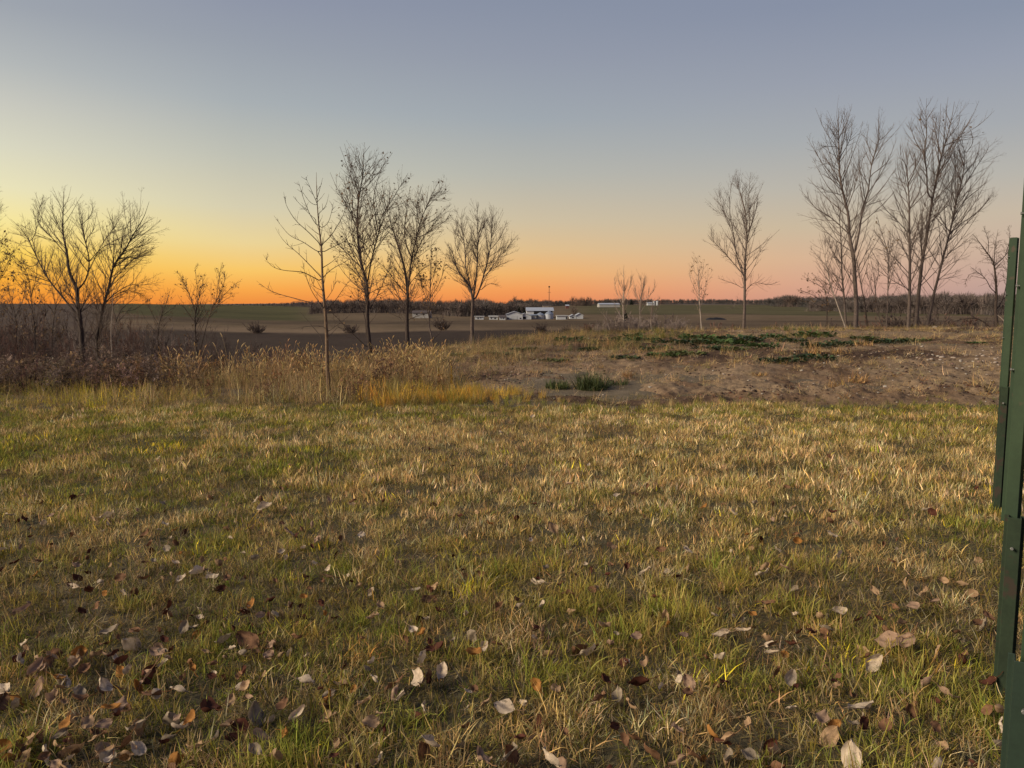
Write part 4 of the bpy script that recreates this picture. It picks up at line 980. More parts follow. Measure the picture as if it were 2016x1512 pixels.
def shrub(label, pos, h, wide, v, mat, group, name='bush', rz=0.0):
    t = thing(name, label, 'bush', pos, group, rz)
    t.scale = (wide, wide, h)
    v += 0 if pos[1] < 27 else 4 if pos[1] < 32.5 else 8
    for nm, me in zip(('stem', 'twigs'), SHR[v]):
        o = bpy.data.objects.new(nm, me); col.objects.link(o); o.parent = t
        if not me.materials: me.materials.append(None)
        o.material_slots[0].link = 'OBJECT'; o.material_slots[0].material = M[mat]
    return t
def shrub_at(label, px, Y, toppy, wide_px, v, mat, group, sink=0, name='bush'):
    x = xof(px, Y, h1(xof(px, Y), Y)); g = h1(x, Y); top = at(px, toppy, Y)[2]
    h = max(.3, top - g); w = wide_px / F_PX * Y / 1.3
    shrub(label, (x, Y, g - sink), h, w, v, mat, group, name, rng.uniform(0, 6.28))
g_ = 'brown brush below the left trees'
left_brush = [(-40, 19, 590, 170), (40, 21, 600, 160), (95, 18, 640, 120), (150, 26, 604, 150), (250, 24, 612, 140), (205, 18, 668, 110), (300, 27, 622, 130), (350, 22, 648, 120), (420, 25, 640, 120), (470, 28, 656, 110), (10, 16, 660, 130), (280, 19, 672, 110), (60, 27, 592, 170), (540, 30, 665, 120), (180, 31, 606, 150)]
names_l = ['at the far left edge', 'in front of the leafy edge sapling', 'low and dark at the lawn end of the left thicket', 'behind the trunk of the forked tree', 'under the leaning tree', 'short and close beside the forked trunk', 'between the leaning tree and the small two-stemmed tree', 'just left of the small two-stemmed tree', 'right of the small two-stemmed tree', 'low at the edge of the dark field', 'nearest to the lawn at the left edge', 'in the weeds beside the pale whip', 'tall against the sunset at far left', 'small before the dark plowed field', 'farthest back behind the forked tree']
for i, ((px, Y, tp, w), nm) in enumerate(zip(left_brush, names_l)):
    shrub_at('brown twiggy bush ' + nm, px, Y, tp, w, i % 4, ('brush', 'brush_red', 'brush')[i % 3], g_)
for i, (px, Y, tp, w) in enumerate([(-20, 24, 600, 190), (25, 30, 598, 180), (75, 24, 610, 170), (120, 30, 606, 170), (190, 25, 622, 150), (235, 30, 618, 150), (270, 24, 640, 140), (325, 30, 640, 140), (380, 26, 655, 130), (445, 23, 660, 120), (500, 24, 670, 110), (140, 20, 650, 130), (570, 22, 676, 100), (660, 25, 672, 100)]):
    shrub_at('hazy brown thicket bush, %s from the left in the back row of scrub' % ('first second third fourth fifth sixth seventh eighth ninth tenth eleventh twelfth thirteenth fourteenth'.split()[sorted([-20,25,75,120,190,235,270,325,380,445,500,140,570,660]).index(px)]), px, Y, tp, w, (i + 1) % 4, ('brush', 'brush_grey', 'brush_red')[i % 3], 'scrub behind the weeds at left')
g_ = 'grey brush along the crest'
for i, (px, Y, tp, w, nm) in enumerate([(1222, 34, 612, 70, 'around the foot of the taller pale sapling'), (1262, 35, 618, 70, 'around the foot of the second pale sapling'), (1300, 34, 610, 70, 'right of the second pale sapling'), (1330, 36, 622, 60, 'at the right end of the pale saplings'), (1190, 35, 628, 50, 'left of the short leaning sapling'), (1242, 33, 622, 60, 'between the two pale saplings, in front'), (1282, 34, 626, 60, 'just right of the second pale sapling, low'), (1318, 33, 628, 60, 'low and wide before the right pale sapling'), (1205, 33, 634, 50, 'low at the foot of the short leaning sapling')]):
    shrub_at('grey brown bush ' + nm, px, Y, tp, w, i % 4, 'brush_grey', g_)
for i, (px, Y, tp, w, nm) in enumerate([(1410, 46, 634, 100, 'left of the slender standalone tree'), (1360, 46, 632, 90, 'at the foot of the short upswept sapling'), (1455, 46, 634, 90, 'directly behind the slender standalone tree'), (1520, 46, 634, 90, 'right of the slender standalone tree'), (1590, 44, 636, 80, 'below the low leafy sapling'), (1660, 42, 622, 80, 'behind the forked cottonwood'), (1725, 42, 612, 90, 'in the gap of the grove'), (1775, 41, 606, 90, 'behind the straight cottonwood'), (1835, 43, 604, 100, 'behind the leaning cottonwood'), (1890, 44, 612, 90, 'between the grove and the crooked tree'), (1945, 42, 606, 80, 'behind the crooked tree')]):
    shrub_at('dark brown bush ' + nm, px, Y, tp, w, i % 4, 'brush' if i % 3 else 'brush_red', 'dark brush behind the grove')
for i, (px, py, tp, w, nm) in enumerate([(505, 656, 632, 60, 'in the valley between the left trees and the straight sapling'), (1066, 656, 633, 46, 'rounded and alone below the white farm'), (1118, 656, 640, 46, 'low, second right of the rounded valley bush'), (1160, 655, 634, 46, 'reddish, left of the pale saplings in the valley'), (870, 650, 622, 60, 'rounded, behind the leafy sapling'), (690, 656, 636, 60, 'in the field right of the straight sapling'), ]):
    x, Y, z = far_ground(px, py); h = at(px, tp, Y)[2] - z
    shrub('dark bush ' + nm, (x, Y, z - .4), max(h, 1) * 1.15, w / F_PX * Y / 1.9, (3, 1)[i % 2], 'brush' if i != 3 else 'brush_red', 'bushes in the valley')

# ------------------------------------------------------------------ green weeds, golden stalks, stones
def leafy_mesh(n, r_, lmin, lmax, wd, up):
    V, Q, C = [], [], []
    for k in range(n):
        a = rng.uniform(0, 6.28); rr = r_ * math.sqrt(rng.uniform()); o = np.array([rr * math.cos(a), rr * math.sin(a), rng.uniform(0, .06)])
        a2 = a + rng.normal(0, .9); L_ = rng.uniform(lmin, lmax); e = rng.uniform(.15, up)
        d = np.array([math.cos(a2) * math.cos(e), math.sin(a2) * math.cos(e), math.sin(e)]); s = np.array([-math.sin(a2), math.cos(a2), 0]) * L_ * wd
        m = o + d * L_ * .55; t = o + d * L_ + np.array([0, 0, -L_ * .25])
        b = len(V); V += [o, m + s + [0, 0, .01], t, m - s + [0, 0, .01], m - [0, 0, .012]]
        Q += [[b, b+4, b+1], [b+1, b+4, b+2], [b, b+3, b+4], [b+3, b+2, b+4]]; C += [np.array([1, 1, 1]) * rng.uniform(.6, 1.5)] * 5
    me = mesh_np('leaves', np.array(V), [np.array(Q)]); vcol(me, 'bl', np.array(C)); return me
def mat_blade(name, c):
    return material(name, c, rough=.6, blade='bl', noise=(2, .25), trans=.2)
M['weed_green'] = mat_blade('weed_green', (.055, .085, .022)); M['weed_dark'] = mat_blade('weed_dark_green', (.04, .058, .022)); M['weed_olive'] = mat_blade('weed_olive', (.10, .11, .035))
LEAFY = [leafy_mesh(150, .5, .08, .20, .28, .9) for _ in range(4)]
zz = lambda x, Y: float(max(height(np.array([x]), np.array([Y]))[0], soil_height(np.array([x]), np.array([Y]))[0]))
def px_ground(px, py, Y0=11, Y1=33):
    Ys = np.linspace(Y0, Y1, 400); xs = xof(px, Ys, .2)
    z = np.maximum(height(xs, Ys), soil_height(xs, Ys)); _, v = project(xs, Ys, z)
    k = np.argmin(np.abs(v - py)); return xs[k], Ys[k], z[k]
weeds = [(1090,712,40,'olive'),(1125,672,60,'green'),(1165,690,40,'green'),(1205,676,50,'dark'),(1250,672,60,'green'),(1290,690,60,'green'),(1305,702,44,'green'),(1340,678,70,'dark'),(1375,668,60,'green'),(1415,678,70,'green'),(1460,672,70,'dark'),(1500,684,60,'green'),(1350,698,50,'olive'),(1560,674,50,'dark'),(1600,664,70,'green'),(1620,684,60,'dark'),(1660,680,60,'dark'),(1540,713,60,'dark'),(1600,708,70,'dark'),(1750,676,60,'dark'),(1800,672,40,'olive'),(1920,676,24,'green'),(1030,690,40,'olive'),(980,700,44,'olive'),(1230,706,40,'dark'),(1440,690,50,'olive'),(905,702,40,'olive'),(870,716,40,'olive'),(1265,664,50,'olive'),(1700,668,40,'olive'),(1520,666,50,'green'),(1390,688,46,'dark')]
where = [w_ for w_ in ['left of the middle','toward the left end','among straw','below the pale saplings','behind a straw tuft','bright and centred','brightest green','at the middle of the crest','near the crest top','beside a dark patch','below the slender tree','under the slender tree','among dry grass','left of the low leafy sapling','below the low leafy sapling','below the grove edge','below the forked cottonwood','left of the pair on bare soil','right of the pair on bare soil','below the straight cottonwood','right of the last dark patch','alone on bare soil near the sign','above the dark bush','far left on the bank','in brown soil','among tan straw','on the bank by the last tree','on the bank near the golden stalks','close to the crest','high near the grove','on the crest right of centre','low in the weed patch'] if True]
for i, ((px, py, w, c), wh) in enumerate(zip(weeds, where)):
    x, Y, z = px_ground(px, py); s = w / F_PX * Y
    me = LEAFY[i % 4]
    o = bpy.data.objects.new('weed_patch', me); col.objects.link(o)
    if not me.materials: me.materials.append(None)
    o.material_slots[0].link = 'OBJECT'; o.material_slots[0].material = M['weed_' + c]
    o.location = (x, Y, z); o.scale = (s * 1.0, s * 1.5, s * 1.25); o.rotation_euler = (0, 0, rng.uniform(0, 6.28))
    tag(o, '%s leafy weeds on the slope, %s' % ({'green': 'mid green', 'dark': 'dark green', 'olive': 'olive'}[c], wh), 'weed', 'green weeds on the soil slope')
def clump(label, px, py, w, h, nb, c, name='grass_clump', zf=None):
    x, Y, z = px_ground(px, py); r_ = w / F_PX * Y / 2; hh = h / F_PX * Y
    V, T, Q, C = blades(nb, hh * .5, hh * 1.5, .0055, r_ * .6, .9, 1.1, seg=3)
    V = V + np.array([0, 0, .01]); me = mesh_np(name, V, [T, Q]); vcol(me, 'bl', np.clip(C, .3, 1.8))
    o = ob(name, me, c, loc=(x, Y, z)); tag(o, label, 'grass clump'); return o
M['clump_green'] = mat_blade('clump_green', (.065, .078, .024)); M['clump_olive'] = mat_blade('clump_olive', (.13, .12, .035)); M['clump_straw'] = mat_blade('clump_straw', (.34, .20, .075)); M['gold'] = mat_blade('gold_leaf', (.40, .24, .03)); M['clump_orange'] = mat_blade('clump_orange', (.36, .19, .05))
clump('big dark green grass clump standing at the soil edge', 1165, 766, 105, 32, 900, M['clump_green'])
clump('smaller green grass clump left of the big dark one', 1098, 764, 80, 17, 500, M['clump_green'])
clump('low green grass tail right of the big dark clump', 1215, 757, 70, 14, 170, M['clump_green'])
for px, py, w, h, nm in [(1650, 764, 70, 20, 'lower left of a bright pair on the bare soil'), (1688, 752, 60, 22, 'upper right of a bright pair on the bare soil'), (1602, 696, 40, 22, 'below the weed patches under the grove'), (1700, 680, 56, 12, 'high on the soil under the grove'), (1645, 696, 34, 12, 'right of the straw tuft in the dark weeds'), (1495, 738, 50, 8, 'flat and alone at the middle of the soil'), (1200, 682, 50, 16, 'among green weeds at the left'), (1235, 742, 30, 14, 'just right of the dark green clump')]:
    clump('straw coloured grass tuft, ' + nm, px, py, w, h, 130, M['clump_straw'], 'straw_tuft')
def golden(label, px, top, base):
    x, Y, z = px_ground(px, base); H = (base - top) / F_PX * Y
    t = thing('golden_weed', label, 'weed', (x, Y, z), 'golden stalks behind the orange grass')
    MBs = MB(); MBs.lathe([(.006, -.02), (.005, H * .5), (.002, H)], 6); MBs.build('stem', M['clump_straw2'], t)
    V, Q, C = [], [], []
    for k in range(170):
        zc = H * rng.uniform(.12, 1.02); a = rng.uniform(0, 6.28); L_ = rng.uniform(.03, .085) * (1.35 - zc / H); e = rng.uniform(.2, 1.1)
        d = np.array([math.cos(a) * math.cos(e), math.sin(a) * math.cos(e), math.sin(e)]); s = np.array([-math.sin(a), math.cos(a), 0]) * .009
        o = np.array([0, 0, zc]); b = len(V); V += [o, o + d * L_ * .5 + s, o + d * L_, o + d * L_ * .5 - s]; Q.append([b, b+1, b+2, b+3]); C += [np.array([1, 1, 1]) * rng.uniform(.6, 1.5)] * 4
    me = mesh_np('leaves', np.array(V), [np.array(Q)]); vcol(me, 'bl', np.array(C)); lo = ob('leaves', me, M['gold'], t); lo['kind'] = 'stuff'
M['clump_straw2'] = material('stem_straw', (.3, .18, .07), rough=.8)
golden('tall golden stalk, leftmost of the three behind the orange grass', 826, 728, 772)
golden('tall golden stalk, middle and yellowest of the three behind the orange grass', 864, 726, 772)
golden('tall golden stalk, rightmost of the three behind the orange grass', 889, 722, 774)
golden('short golden plant low at the left end of the orange grass', 760, 762, 792)

M['stone'] = material('stone_pale', (.33, .275, .22), rough=.9, noise=[(3, .2), (14, .2)], bump=.3, bscale=12)
M['stone_b'] = material('stone_tan', (.30, .23, .18), rough=.9, noise=[(3, .25), (14, .2)], bump=.3, bscale=12)
M['stone_d'] = material('stone_dark', (.10, .075, .065), rough=.9, noise=[(3, .25)], bump=.3, bscale=12)
STN = [lump('stone', 2, .28, .62) for _ in range(6)]
for s_ in STN: smooth(s_)
spec = [(1660, 714, 7, 'stone', 'pale oval stone touching a dark round one on the bare soil'), (1670, 710, 9, 'stone_d', 'dark round clod-like stone beside the pale oval one'), (1578, 730, 6, 'stone', 'pale flat stone on open soil left of the pale and dark pair'), (1692, 727, 6, 'stone', 'pale stone right of and below the pale and dark pair'), (1853, 704, 9, 'stone_b', 'largest tan stone at the left of the rubble on the right'), (1280, 763, 6, 'stone', 'white stone alone right of the dark green clump'), (1814, 683, 6, 'stone', 'pale stone high on the slope below the grove'), (1743, 762, 7, 'stone', 'flat pale stone near the lower soil edge'), (1673, 744, 5, 'stone', 'small white stone above the bright straw pair'), (1425, 738, 6, 'stone_b', 'tan stone on open soil at mid slope'), (1839, 646, 9, 'stone_b', 'rounded stone on the crest line right of the leaning cottonwood'), (1750, 778, 6, 'stone', 'pale stone on the turned edge of the soil'), (1955, 750, 6, 'stone', 'white stone near the sign posts')]
def stone(label, px, py, w, mt, k, group):
    x, Y, z = px_ground(px, py); s = w / F_PX * Y / 2
    o = bpy.data.objects.new('stone', STN[k % 6]); col.objects.link(o)
    if not o.data.materials: o.data.materials.append(None)
    o.material_slots[0].link = 'OBJECT'; o.material_slots[0].material = M[mt]
    o.location = (x, Y, z + s * .25); o.scale = (s * 1.15, s * 1.2, s * 1.0); o.rotation_euler = (rng.normal(0, .2), rng.normal(0, .2), rng.uniform(0, 6.28))
    tag(o, label, 'stone', group); return o
for k, (px, py, w, mt, lab) in enumerate(spec): stone(lab, px, py, w, mt, k, 'stones on the bare soil')
peb = []
for k in range(150):
    px = rng.uniform(980, 1965); py = 655 + 140 * rng.uniform(0, 1) ** .8
    if k < 42: px, py = rng.normal(1895, 45), rng.normal(705, 13)
    px = min(px, 1965)
    mt = rng.choice(['stone', 'stone_b', 'stone_b']); 
    b = 'in the rubble patch at right' if k < 42 else 'near the crest of the soil' if py < 690 else 'high on the soil slope' if py < 715 else 'halfway down the soil slope' if py < 745 else 'low on the soil slope' if py < 772 else 'at the lower soil edge'
    o = stone('', px, py, rng.uniform(2.0, 4.5) + (rng.uniform(0, 3.5) if k < 42 else 0), mt, k, 'pebbles on the bare soil')
    peb.append(('pale' if mt == 'stone' else 'tan', b, px, o))

# ------------------------------------------------------------------ fallen leaves on the lawn
def leaf_mesh(kind, seed):
    r = np.random.default_rng(seed)
    m, n = 9, 7
    V, C = [], []
    fold, curl, tw = {'flat': (.55, .5, .4), 'curled': (1.3, 1.7, .7), 'rolled': (2.3, 1.0, .8), 'cupped': (1.0, -1.3, .4)}[kind]
    fold *= r.uniform(.7, 1.3); curl *= r.uniform(.7, 1.3); ph = r.uniform(0, 6)
    for i in range(m):
        u = i / (m - 1)
        w = .46 * (math.sin(math.pi * min(1, u * 1.02 + .03)) ** .62) * (1 - .45 * u) * 1.18 + .002
        a = curl * (u - .3); cy_, cz_ = math.sin(a) / max(abs(curl), .05) * np.sign(curl), (1 - math.cos(a)) / max(abs(curl), .05)
        for j in range(n):
            v = (j / (n - 1) - .5) * 2
            th = fold * v * (.7 + .3 * u); lx = w * math.sin(th) / max(fold, .05); lz = w * (1 - math.cos(th)) / max(fold, .05)
            rip = .06 * math.sin(8 * u + 3 * v + ph) * abs(v) + .05 * math.sin(5 * u - 4 * v + 2 * ph) + r.normal(0, .02)
            ser = 1 + (.05 if (i + j) % 2 else -.03) * (abs(v) > .9)
            V.append([lx * ser + tw * .15 * (u - .5) * v, cy_ + .02 * r.normal() * abs(v), lz + cz_ + rip])
            C.append(np.array([1, 1, 1]) * (1 - .12 * abs(math.sin(7 * u + ph)) - .2 * (abs(v) < .1)) * r.uniform(.86, 1.1))
    F_ = [[i*n+j, i*n+j+1, (i+1)*n+j+1, (i+1)*n+j] for i in range(m-1) for j in range(n-1)]
    base = np.mean(V[:n], axis=0); b = len(V)             # petiole
    st = [base, base + np.array([.03, -.25, -.02]), base + np.array([.10, -.48, .03])]
    for p in st: V += [p + np.array([-.014, 0, 0]), p + np.array([.014, 0, 0]), p + np.array([0, 0, .022])]; C += [np.array([.9, .75, .6])] * 3
    for k in range(2):
        q = b + 3 * k; F_ += [[q, q+1, q+4, q+3], [q+1, q+2, q+5, q+4], [q+2, q, q+3, q+5]]
    V = np.array(V); V -= [0, .4, V[:, 2].min() + .04]
    me = mesh_np('leaf', V, [np.array(F_)]); smooth(me); vcol(me, 'bl', np.array(C)); return me
LEAF = {k: [leaf_mesh(k, 900 + 10 * i + q) for q in range(4)] for i, k in enumerate(('flat', 'curled', 'rolled', 'cupped'))}
LCOL = {'pale': (.54, .41, .29), 'tan': (.38, .235, .13), 'pinkish': (.35, .22, .145), 'brown': (.19, .095, .05), 'dark red brown': (.085, .030, .018), 'grey': (.28, .21, .145), 'orange': (.34, .15, .04)}
for k, c in LCOL.items(): M['leaf_' + k] = material('leaf_' + k.replace(' ', '_'), c, rough=.75, blade='bl', noise=[(2.5, .22), (9, .15)], spots=(5, .60, tuple(v * .45 for v in c)), trans=.15, spec=.1)
def lawn_at(px, py):
    Ys = np.linspace(1.6, 12, 1600); xs = xof(px, Ys, 0.03); _, v = project(xs, Ys, height(xs, Ys) + .03)
    k = np.argmin(np.abs(v - py)); return xs[k], Ys[k]
nleaf = [0]
def leaf(label, px, py, w, colr, form, group, tilt=None, rz=None):
    x, Y = lawn_at(px, py); me = LEAF[form][nleaf[0] % 4]; nleaf[0] += 1
    o = bpy.data.objects.new('fallen_leaf', me); col.objects.link(o)
    if not me.materials: me.materials.append(None)
    o.material_slots[0].link = 'OBJECT'; o.material_slots[0].material = M['leaf_' + colr]
    dist = math.hypot(Y, EYE); s = w / F_PX * dist
    s = min(s * 1.08, .11) * rng.uniform(.8, 1.1)
    o.scale = (s * rng.uniform(.9, 1.15), s * rng.uniform(.95, 1.15), s)
    o.location = (x, Y, h1(x, Y) + .036 + rng.uniform(0, .035))
    t = tilt if tilt is not None else rng.normal(0, .5)
    o.rotation_euler = (t + rng.uniform(-.1, .5), rng.normal(0, .6), rng.uniform(0, 6.28) if rz is None else rz)
    tag(o, label, 'leaf', group); return o
g_ = 'fallen leaves on the lawn'
for px, py, w, c, f, lab in [
 (1676, 1492, 52, 'pale', 'flat', 'large pale leaf lying flat at the bottom edge left of the sign post'), (1722, 1316, 52, 'pale', 'cupped', 'wide pale leaf beside a row of pinkish ones, left of the posts'),
 (1706, 1400, 44, 'pale', 'flat', 'pale leaf with a dark hollow behind it, above the pair of pinkish leaves'), (1618, 1428, 40, 'pinkish', 'cupped', 'pinkish leaf, upper of an overlapping pair at lower right'), (1640, 1448, 40, 'tan', 'flat', 'tan leaf, lower of an overlapping pair at lower right'),
 (1506, 1272, 30, 'tan', 'curled', 'tan leaf standing upright alone in olive grass'), (1412, 1262, 46, 'pale', 'rolled', 'pale twisted leaf left of the upright tan one'), (1740, 1272, 46, 'pinkish', 'cupped', 'pinkish scalloped leaf, first of a row left of the posts'), (1775, 1284, 46, 'pinkish', 'curled', 'pinkish leaf, last of a row left of the posts'),
 (1510, 1135, 30, 'pale', 'curled', 'pale folded leaf by a dark bare spot, upper right'), (1860, 1490, 34, 'tan', 'curled', 'tan leaf standing at the foot of the nearest post'), (1962, 1440, 26, 'pale', 'rolled', 'small pale leaf leaning on the nearest post'),
 (830, 1346, 44, 'pale', 'cupped', 'bright white crumpled leaf beside a brown round one'), (786, 1350, 40, 'brown', 'flat', 'brown round leaf left of the bright crumpled one'), (945, 1503, 46, 'pinkish', 'cupped', 'pinkish brown leaf at the bottom edge, left of a grey one'), (1010, 1500, 46, 'grey', 'flat', 'grey leaf at the bottom edge right of the pinkish brown one'),
 (730, 1232, 36, 'tan', 'flat', 'broad tan leaf on its side in green grass'), (865, 1282, 50, 'dark red brown', 'cupped', 'dark leaf with a white edge catching light'), (928, 1262, 40, 'grey', 'flat', 'grey leaf below a pale twisted cluster'), (922, 1218, 34, 'pale', 'rolled', 'pale twisted leaf in the middle of a small cluster'),
 (836, 1190, 36, 'brown', 'flat', 'rusty brown leaf lying flat above the cluster'), (862, 1160, 28, 'tan', 'curled', 'tan leaf above the rusty brown one'), (736, 1166, 24, 'pale', 'curled', 'small white leaf tip standing in green grass'), (1050, 1150, 26, 'pale', 'rolled', 'white narrow leaf with a dark spot beside it'),
 (1276, 1130, 24, 'pale', 'rolled', 'narrow pale leaf pointing up in mixed grass'), (1168, 1298, 30, 'pale', 'cupped', 'pale folded leaf right of a brown flat one'), (1276, 1316, 30, 'tan', 'curled', 'pale tan leaf standing on edge right of the folded one'), (1140, 1290, 38, 'brown', 'flat', 'brown flat leaf left of the pale folded one'), (1220, 1376, 34, 'grey', 'cupped', 'grey leaf beside a dark red one in green grass'), (1248, 1362, 40, 'dark red brown', 'flat', 'dark red leaf right of the grey one'),
 (290, 1340, 62, 'dark red brown', 'cupped', 'large dark red leaf below the pinkish round one at left'), (305, 1300, 36, 'pinkish', 'flat', 'pinkish round leaf standing in grass at left'), (250, 1276, 36, 'pale', 'flat', 'pale leaf in a pile of darker ones at left'), (225, 1252, 34, 'grey', 'cupped', 'grey leaf at the top of the pile at left'), (262, 1255, 34, 'brown', 'flat', 'brown leaf inside the pile at left'),
 (480, 1268, 42, 'brown', 'flat', 'brown leaf lying tilted right of a grey one'), (436, 1272, 30, 'grey', 'flat', 'grey leaf left of the tilted brown one'), (410, 1412, 56, 'dark red brown', 'cupped', 'dark red hollow leaf near the bottom left'), (498, 1408, 44, 'grey', 'cupped', 'grey brown leaf standing right of the dark hollow one'), (334, 1430, 46, 'grey', 'flat', 'grey leaf left of the dark hollow one'),
 (594, 1414, 38, 'pale', 'rolled', 'white torn strip of leaf at the lower left'), (520, 1470, 34, 'pinkish', 'flat', 'pinkish flat leaf near the bottom, left of centre'), (378, 1478, 34, 'tan', 'cupped', 'pale tan leaf among green blades at the bottom'), (246, 1478, 44, 'brown', 'cupped', 'red brown leaf at the bottom left'), (60, 1470, 40, 'tan', 'flat', 'tan leaf in the bottom left corner'),
 (386, 1136, 46, 'pale', 'rolled', 'long pale rolled leaf leaning in the grass at left'), (528, 1002, 30, 'pale', 'curled', 'whitish leaf standing in dry grass in mid lawn'), (220, 1022, 26, 'pale', 'cupped', 'white leaf beside an orange patch on the left lawn'), (572, 1060, 30, 'pinkish', 'flat', 'pinkish leaf lying flat in mid lawn'), (598, 1088, 22, 'pale', 'curled', 'small white leaf below the pinkish one in mid lawn'),
 (1440, 1018, 20, 'pale', 'curled', 'white leaf standing in green grass, right of centre'), (1216, 986, 20, 'pale', 'curled', 'white leaf in dry grass at the middle right'), (1050, 824, 12, 'pale', 'curled', 'tiny white leaf near the far edge of the lawn'), (985, 855, 12, 'pale', 'curled', 'tiny pale leaf far out in the middle of the lawn')]:
    leaf(lab, px, py, w, c, f, g_)
taken = nleaf[0]; loose = []
cnames = list(LCOL); cw = np.array([.26, .24, .15, .13, .09, .08, .05])
k = 0
while nleaf[0] < 298:
    Y = 2.15 + 6.0 * rng.beta(1.0, 3.4); px = rng.uniform(-20, 1960)
    if rng.uniform() < .25: Y, px = rng.uniform(2.2, 3.3), abs(rng.normal(150, 190))
    if Y > 3.6 and rng.uniform() < .45 * sst(3.6, 6, Y) + .2: continue
    _, py = project(xof(px, Y), Y, .03)
    if py > 1540: continue
    if px > 1880 and Y < 3.4: continue
    c = rng.choice(cnames, p=cw); f = rng.choice(['flat', 'curled', 'rolled', 'cupped'], p=[.34, .26, .16, .24])
    band = ('along the photo bottom' if py > 1380 else 'in nearby grass' if py > 1230 else 'halfway out' if py > 1090 else 'far out')
    o = leaf('', px, py, 70 / 1000 * F_PX / math.hypot(Y, EYE) * rng.uniform(.6, 1.2), c, f, 'fallen leaves scattered on the lawn')
    loose.append((c, f, band, px, o))
ORD = 'first second third fourth fifth sixth seventh eighth ninth tenth eleventh twelfth thirteenth fourteenth fifteenth sixteenth seventeenth eighteenth nineteenth twentieth twenty-first twenty-second twenty-third twenty-fourth twenty-fifth twenty-sixth twenty-seventh twenty-eighth twenty-ninth thirtieth thirty-first thirty-second thirty-third thirty-fourth thirty-fifth thirty-sixth'.split()
def rank_labels(items, text):
    """items: (key..., px, object); numbers alike pieces from the left"""
    by = {}
    for it in items: by.setdefault(it[:-2], []).append(it[-2:])
    for key, lst in by.items():
        lst.sort(key=lambda q: q[0])
        for n_, (_, o_) in enumerate(lst): o_['label'] = text(ORD[min(n_, 35)] if len(lst) > 1 else 'only', *key)
rank_labels(peb, lambda o_, c, b: 'small %s pebble, %s of its colour from the left %s' % (c, o_, b))
rank_labels(loose, lambda o_, c, f, b: '%s %s leaf, %s of its kind from left %s' % (c, f, o_, b))

M['leaf_inst'] = material('leaf_scrap', inst='col', blade='bl', rough=.8, trans=.15, spec=.1, noise=(4, .25))
sc_me = []
for f_ in ('flat', 'curled', 'rolled', 'cupped'):
    for m_ in LEAF[f_][:2]:
        q_ = m_.copy(); q_.materials.clear(); sc_me.append(q_)
lc = var_collection('leaf_scrap', sc_me, M['leaf_inst'])
P = jitter_grid(lambda m: -.72 * m - 1, lambda m: .66 * m, 1.7, 8, 95)
P = P[rng.uniform(0, 1, len(P)) < np.clip(1.3 - P[:, 1] * .2, .05, 1) * (.55 + .45 * (1 - sst(300, 900, pxof(P[:, 0], P[:, 1])))) * np.clip(.3 + 2.2 * (fbm(P[:, 0] * 1.1, P[:, 1] * 1.1, 431) - .32), .08, 1)]
n = len(P); pal = np.array(list(LCOL.values())); kk = rng.choice(len(pal), n, p=[.12, .18, .1, .26, .22, .06, .06])
stuff(scatter('leaf_scraps', np.c_[P, height(P[:, 0], P[:, 1]) + rng.uniform(.02, .07, n)], np.c_[rng.normal(0, .7, n), rng.normal(0, .7, n), rng.uniform(0, 6.28, n)], rng.uniform(.03, .075, n), rng.integers(0, 8, n), pal[kk] * rng.uniform(.7, 1.15, (n, 1)), lc), 'torn leaf scraps and small half hidden leaves in the grass', 'leaf litter')

# ------------------------------------------------------------------ sign on green channel posts at the right edge
M['green_steel'] = material('green_painted_steel', (.024, .042, .018), rough=.65, noise=[(8, .18), (60, .1)], spots=(7, .62, (.07, .05, .03)), spec=.4)
M['rusty_steel'] = material('rusty_green_steel', (.020, .030, .015), rough=.75, noise=[(8, .25), (60, .15)], spots=(11, .57, (.036, .026, .017)), spec=.25)
M['dark_green_steel'] = material('dark_green_steel', (.014, .027, .015), rough=.65, noise=[(8, .15), (80, .12)], spots=(6, .66, (.10, .045, .025)), spec=.4)
M['zinc'] = material('zinc_bolt', (.22, .21, .19), rough=.5, metal=.6, noise=(30, .2))
M['white_panel'] = material('weathered_white_panel', (.62, .56, .48), rough=.6, noise=[(4, .12), (30, .1)], bump=.1, bscale=60)
M['tan_panel'] = material('weathered_tan_board', (.30, .25, .18), rough=.8, noise=[(4, .2), (30, .15)])
LDIR = np.array([1.78, 2.8]); LDIR /= np.linalg.norm(LDIR); LANG = math.atan2(LDIR[1], LDIR[0]) - math.pi / 2
A0 = np.array([2.005, 3.0])
sg = thing('roadside_sign', 'sign seen edge on, white panel on green steel channel posts at the right edge', 'sign', (A0[0], A0[1], h1(*A0)), None, LANG)
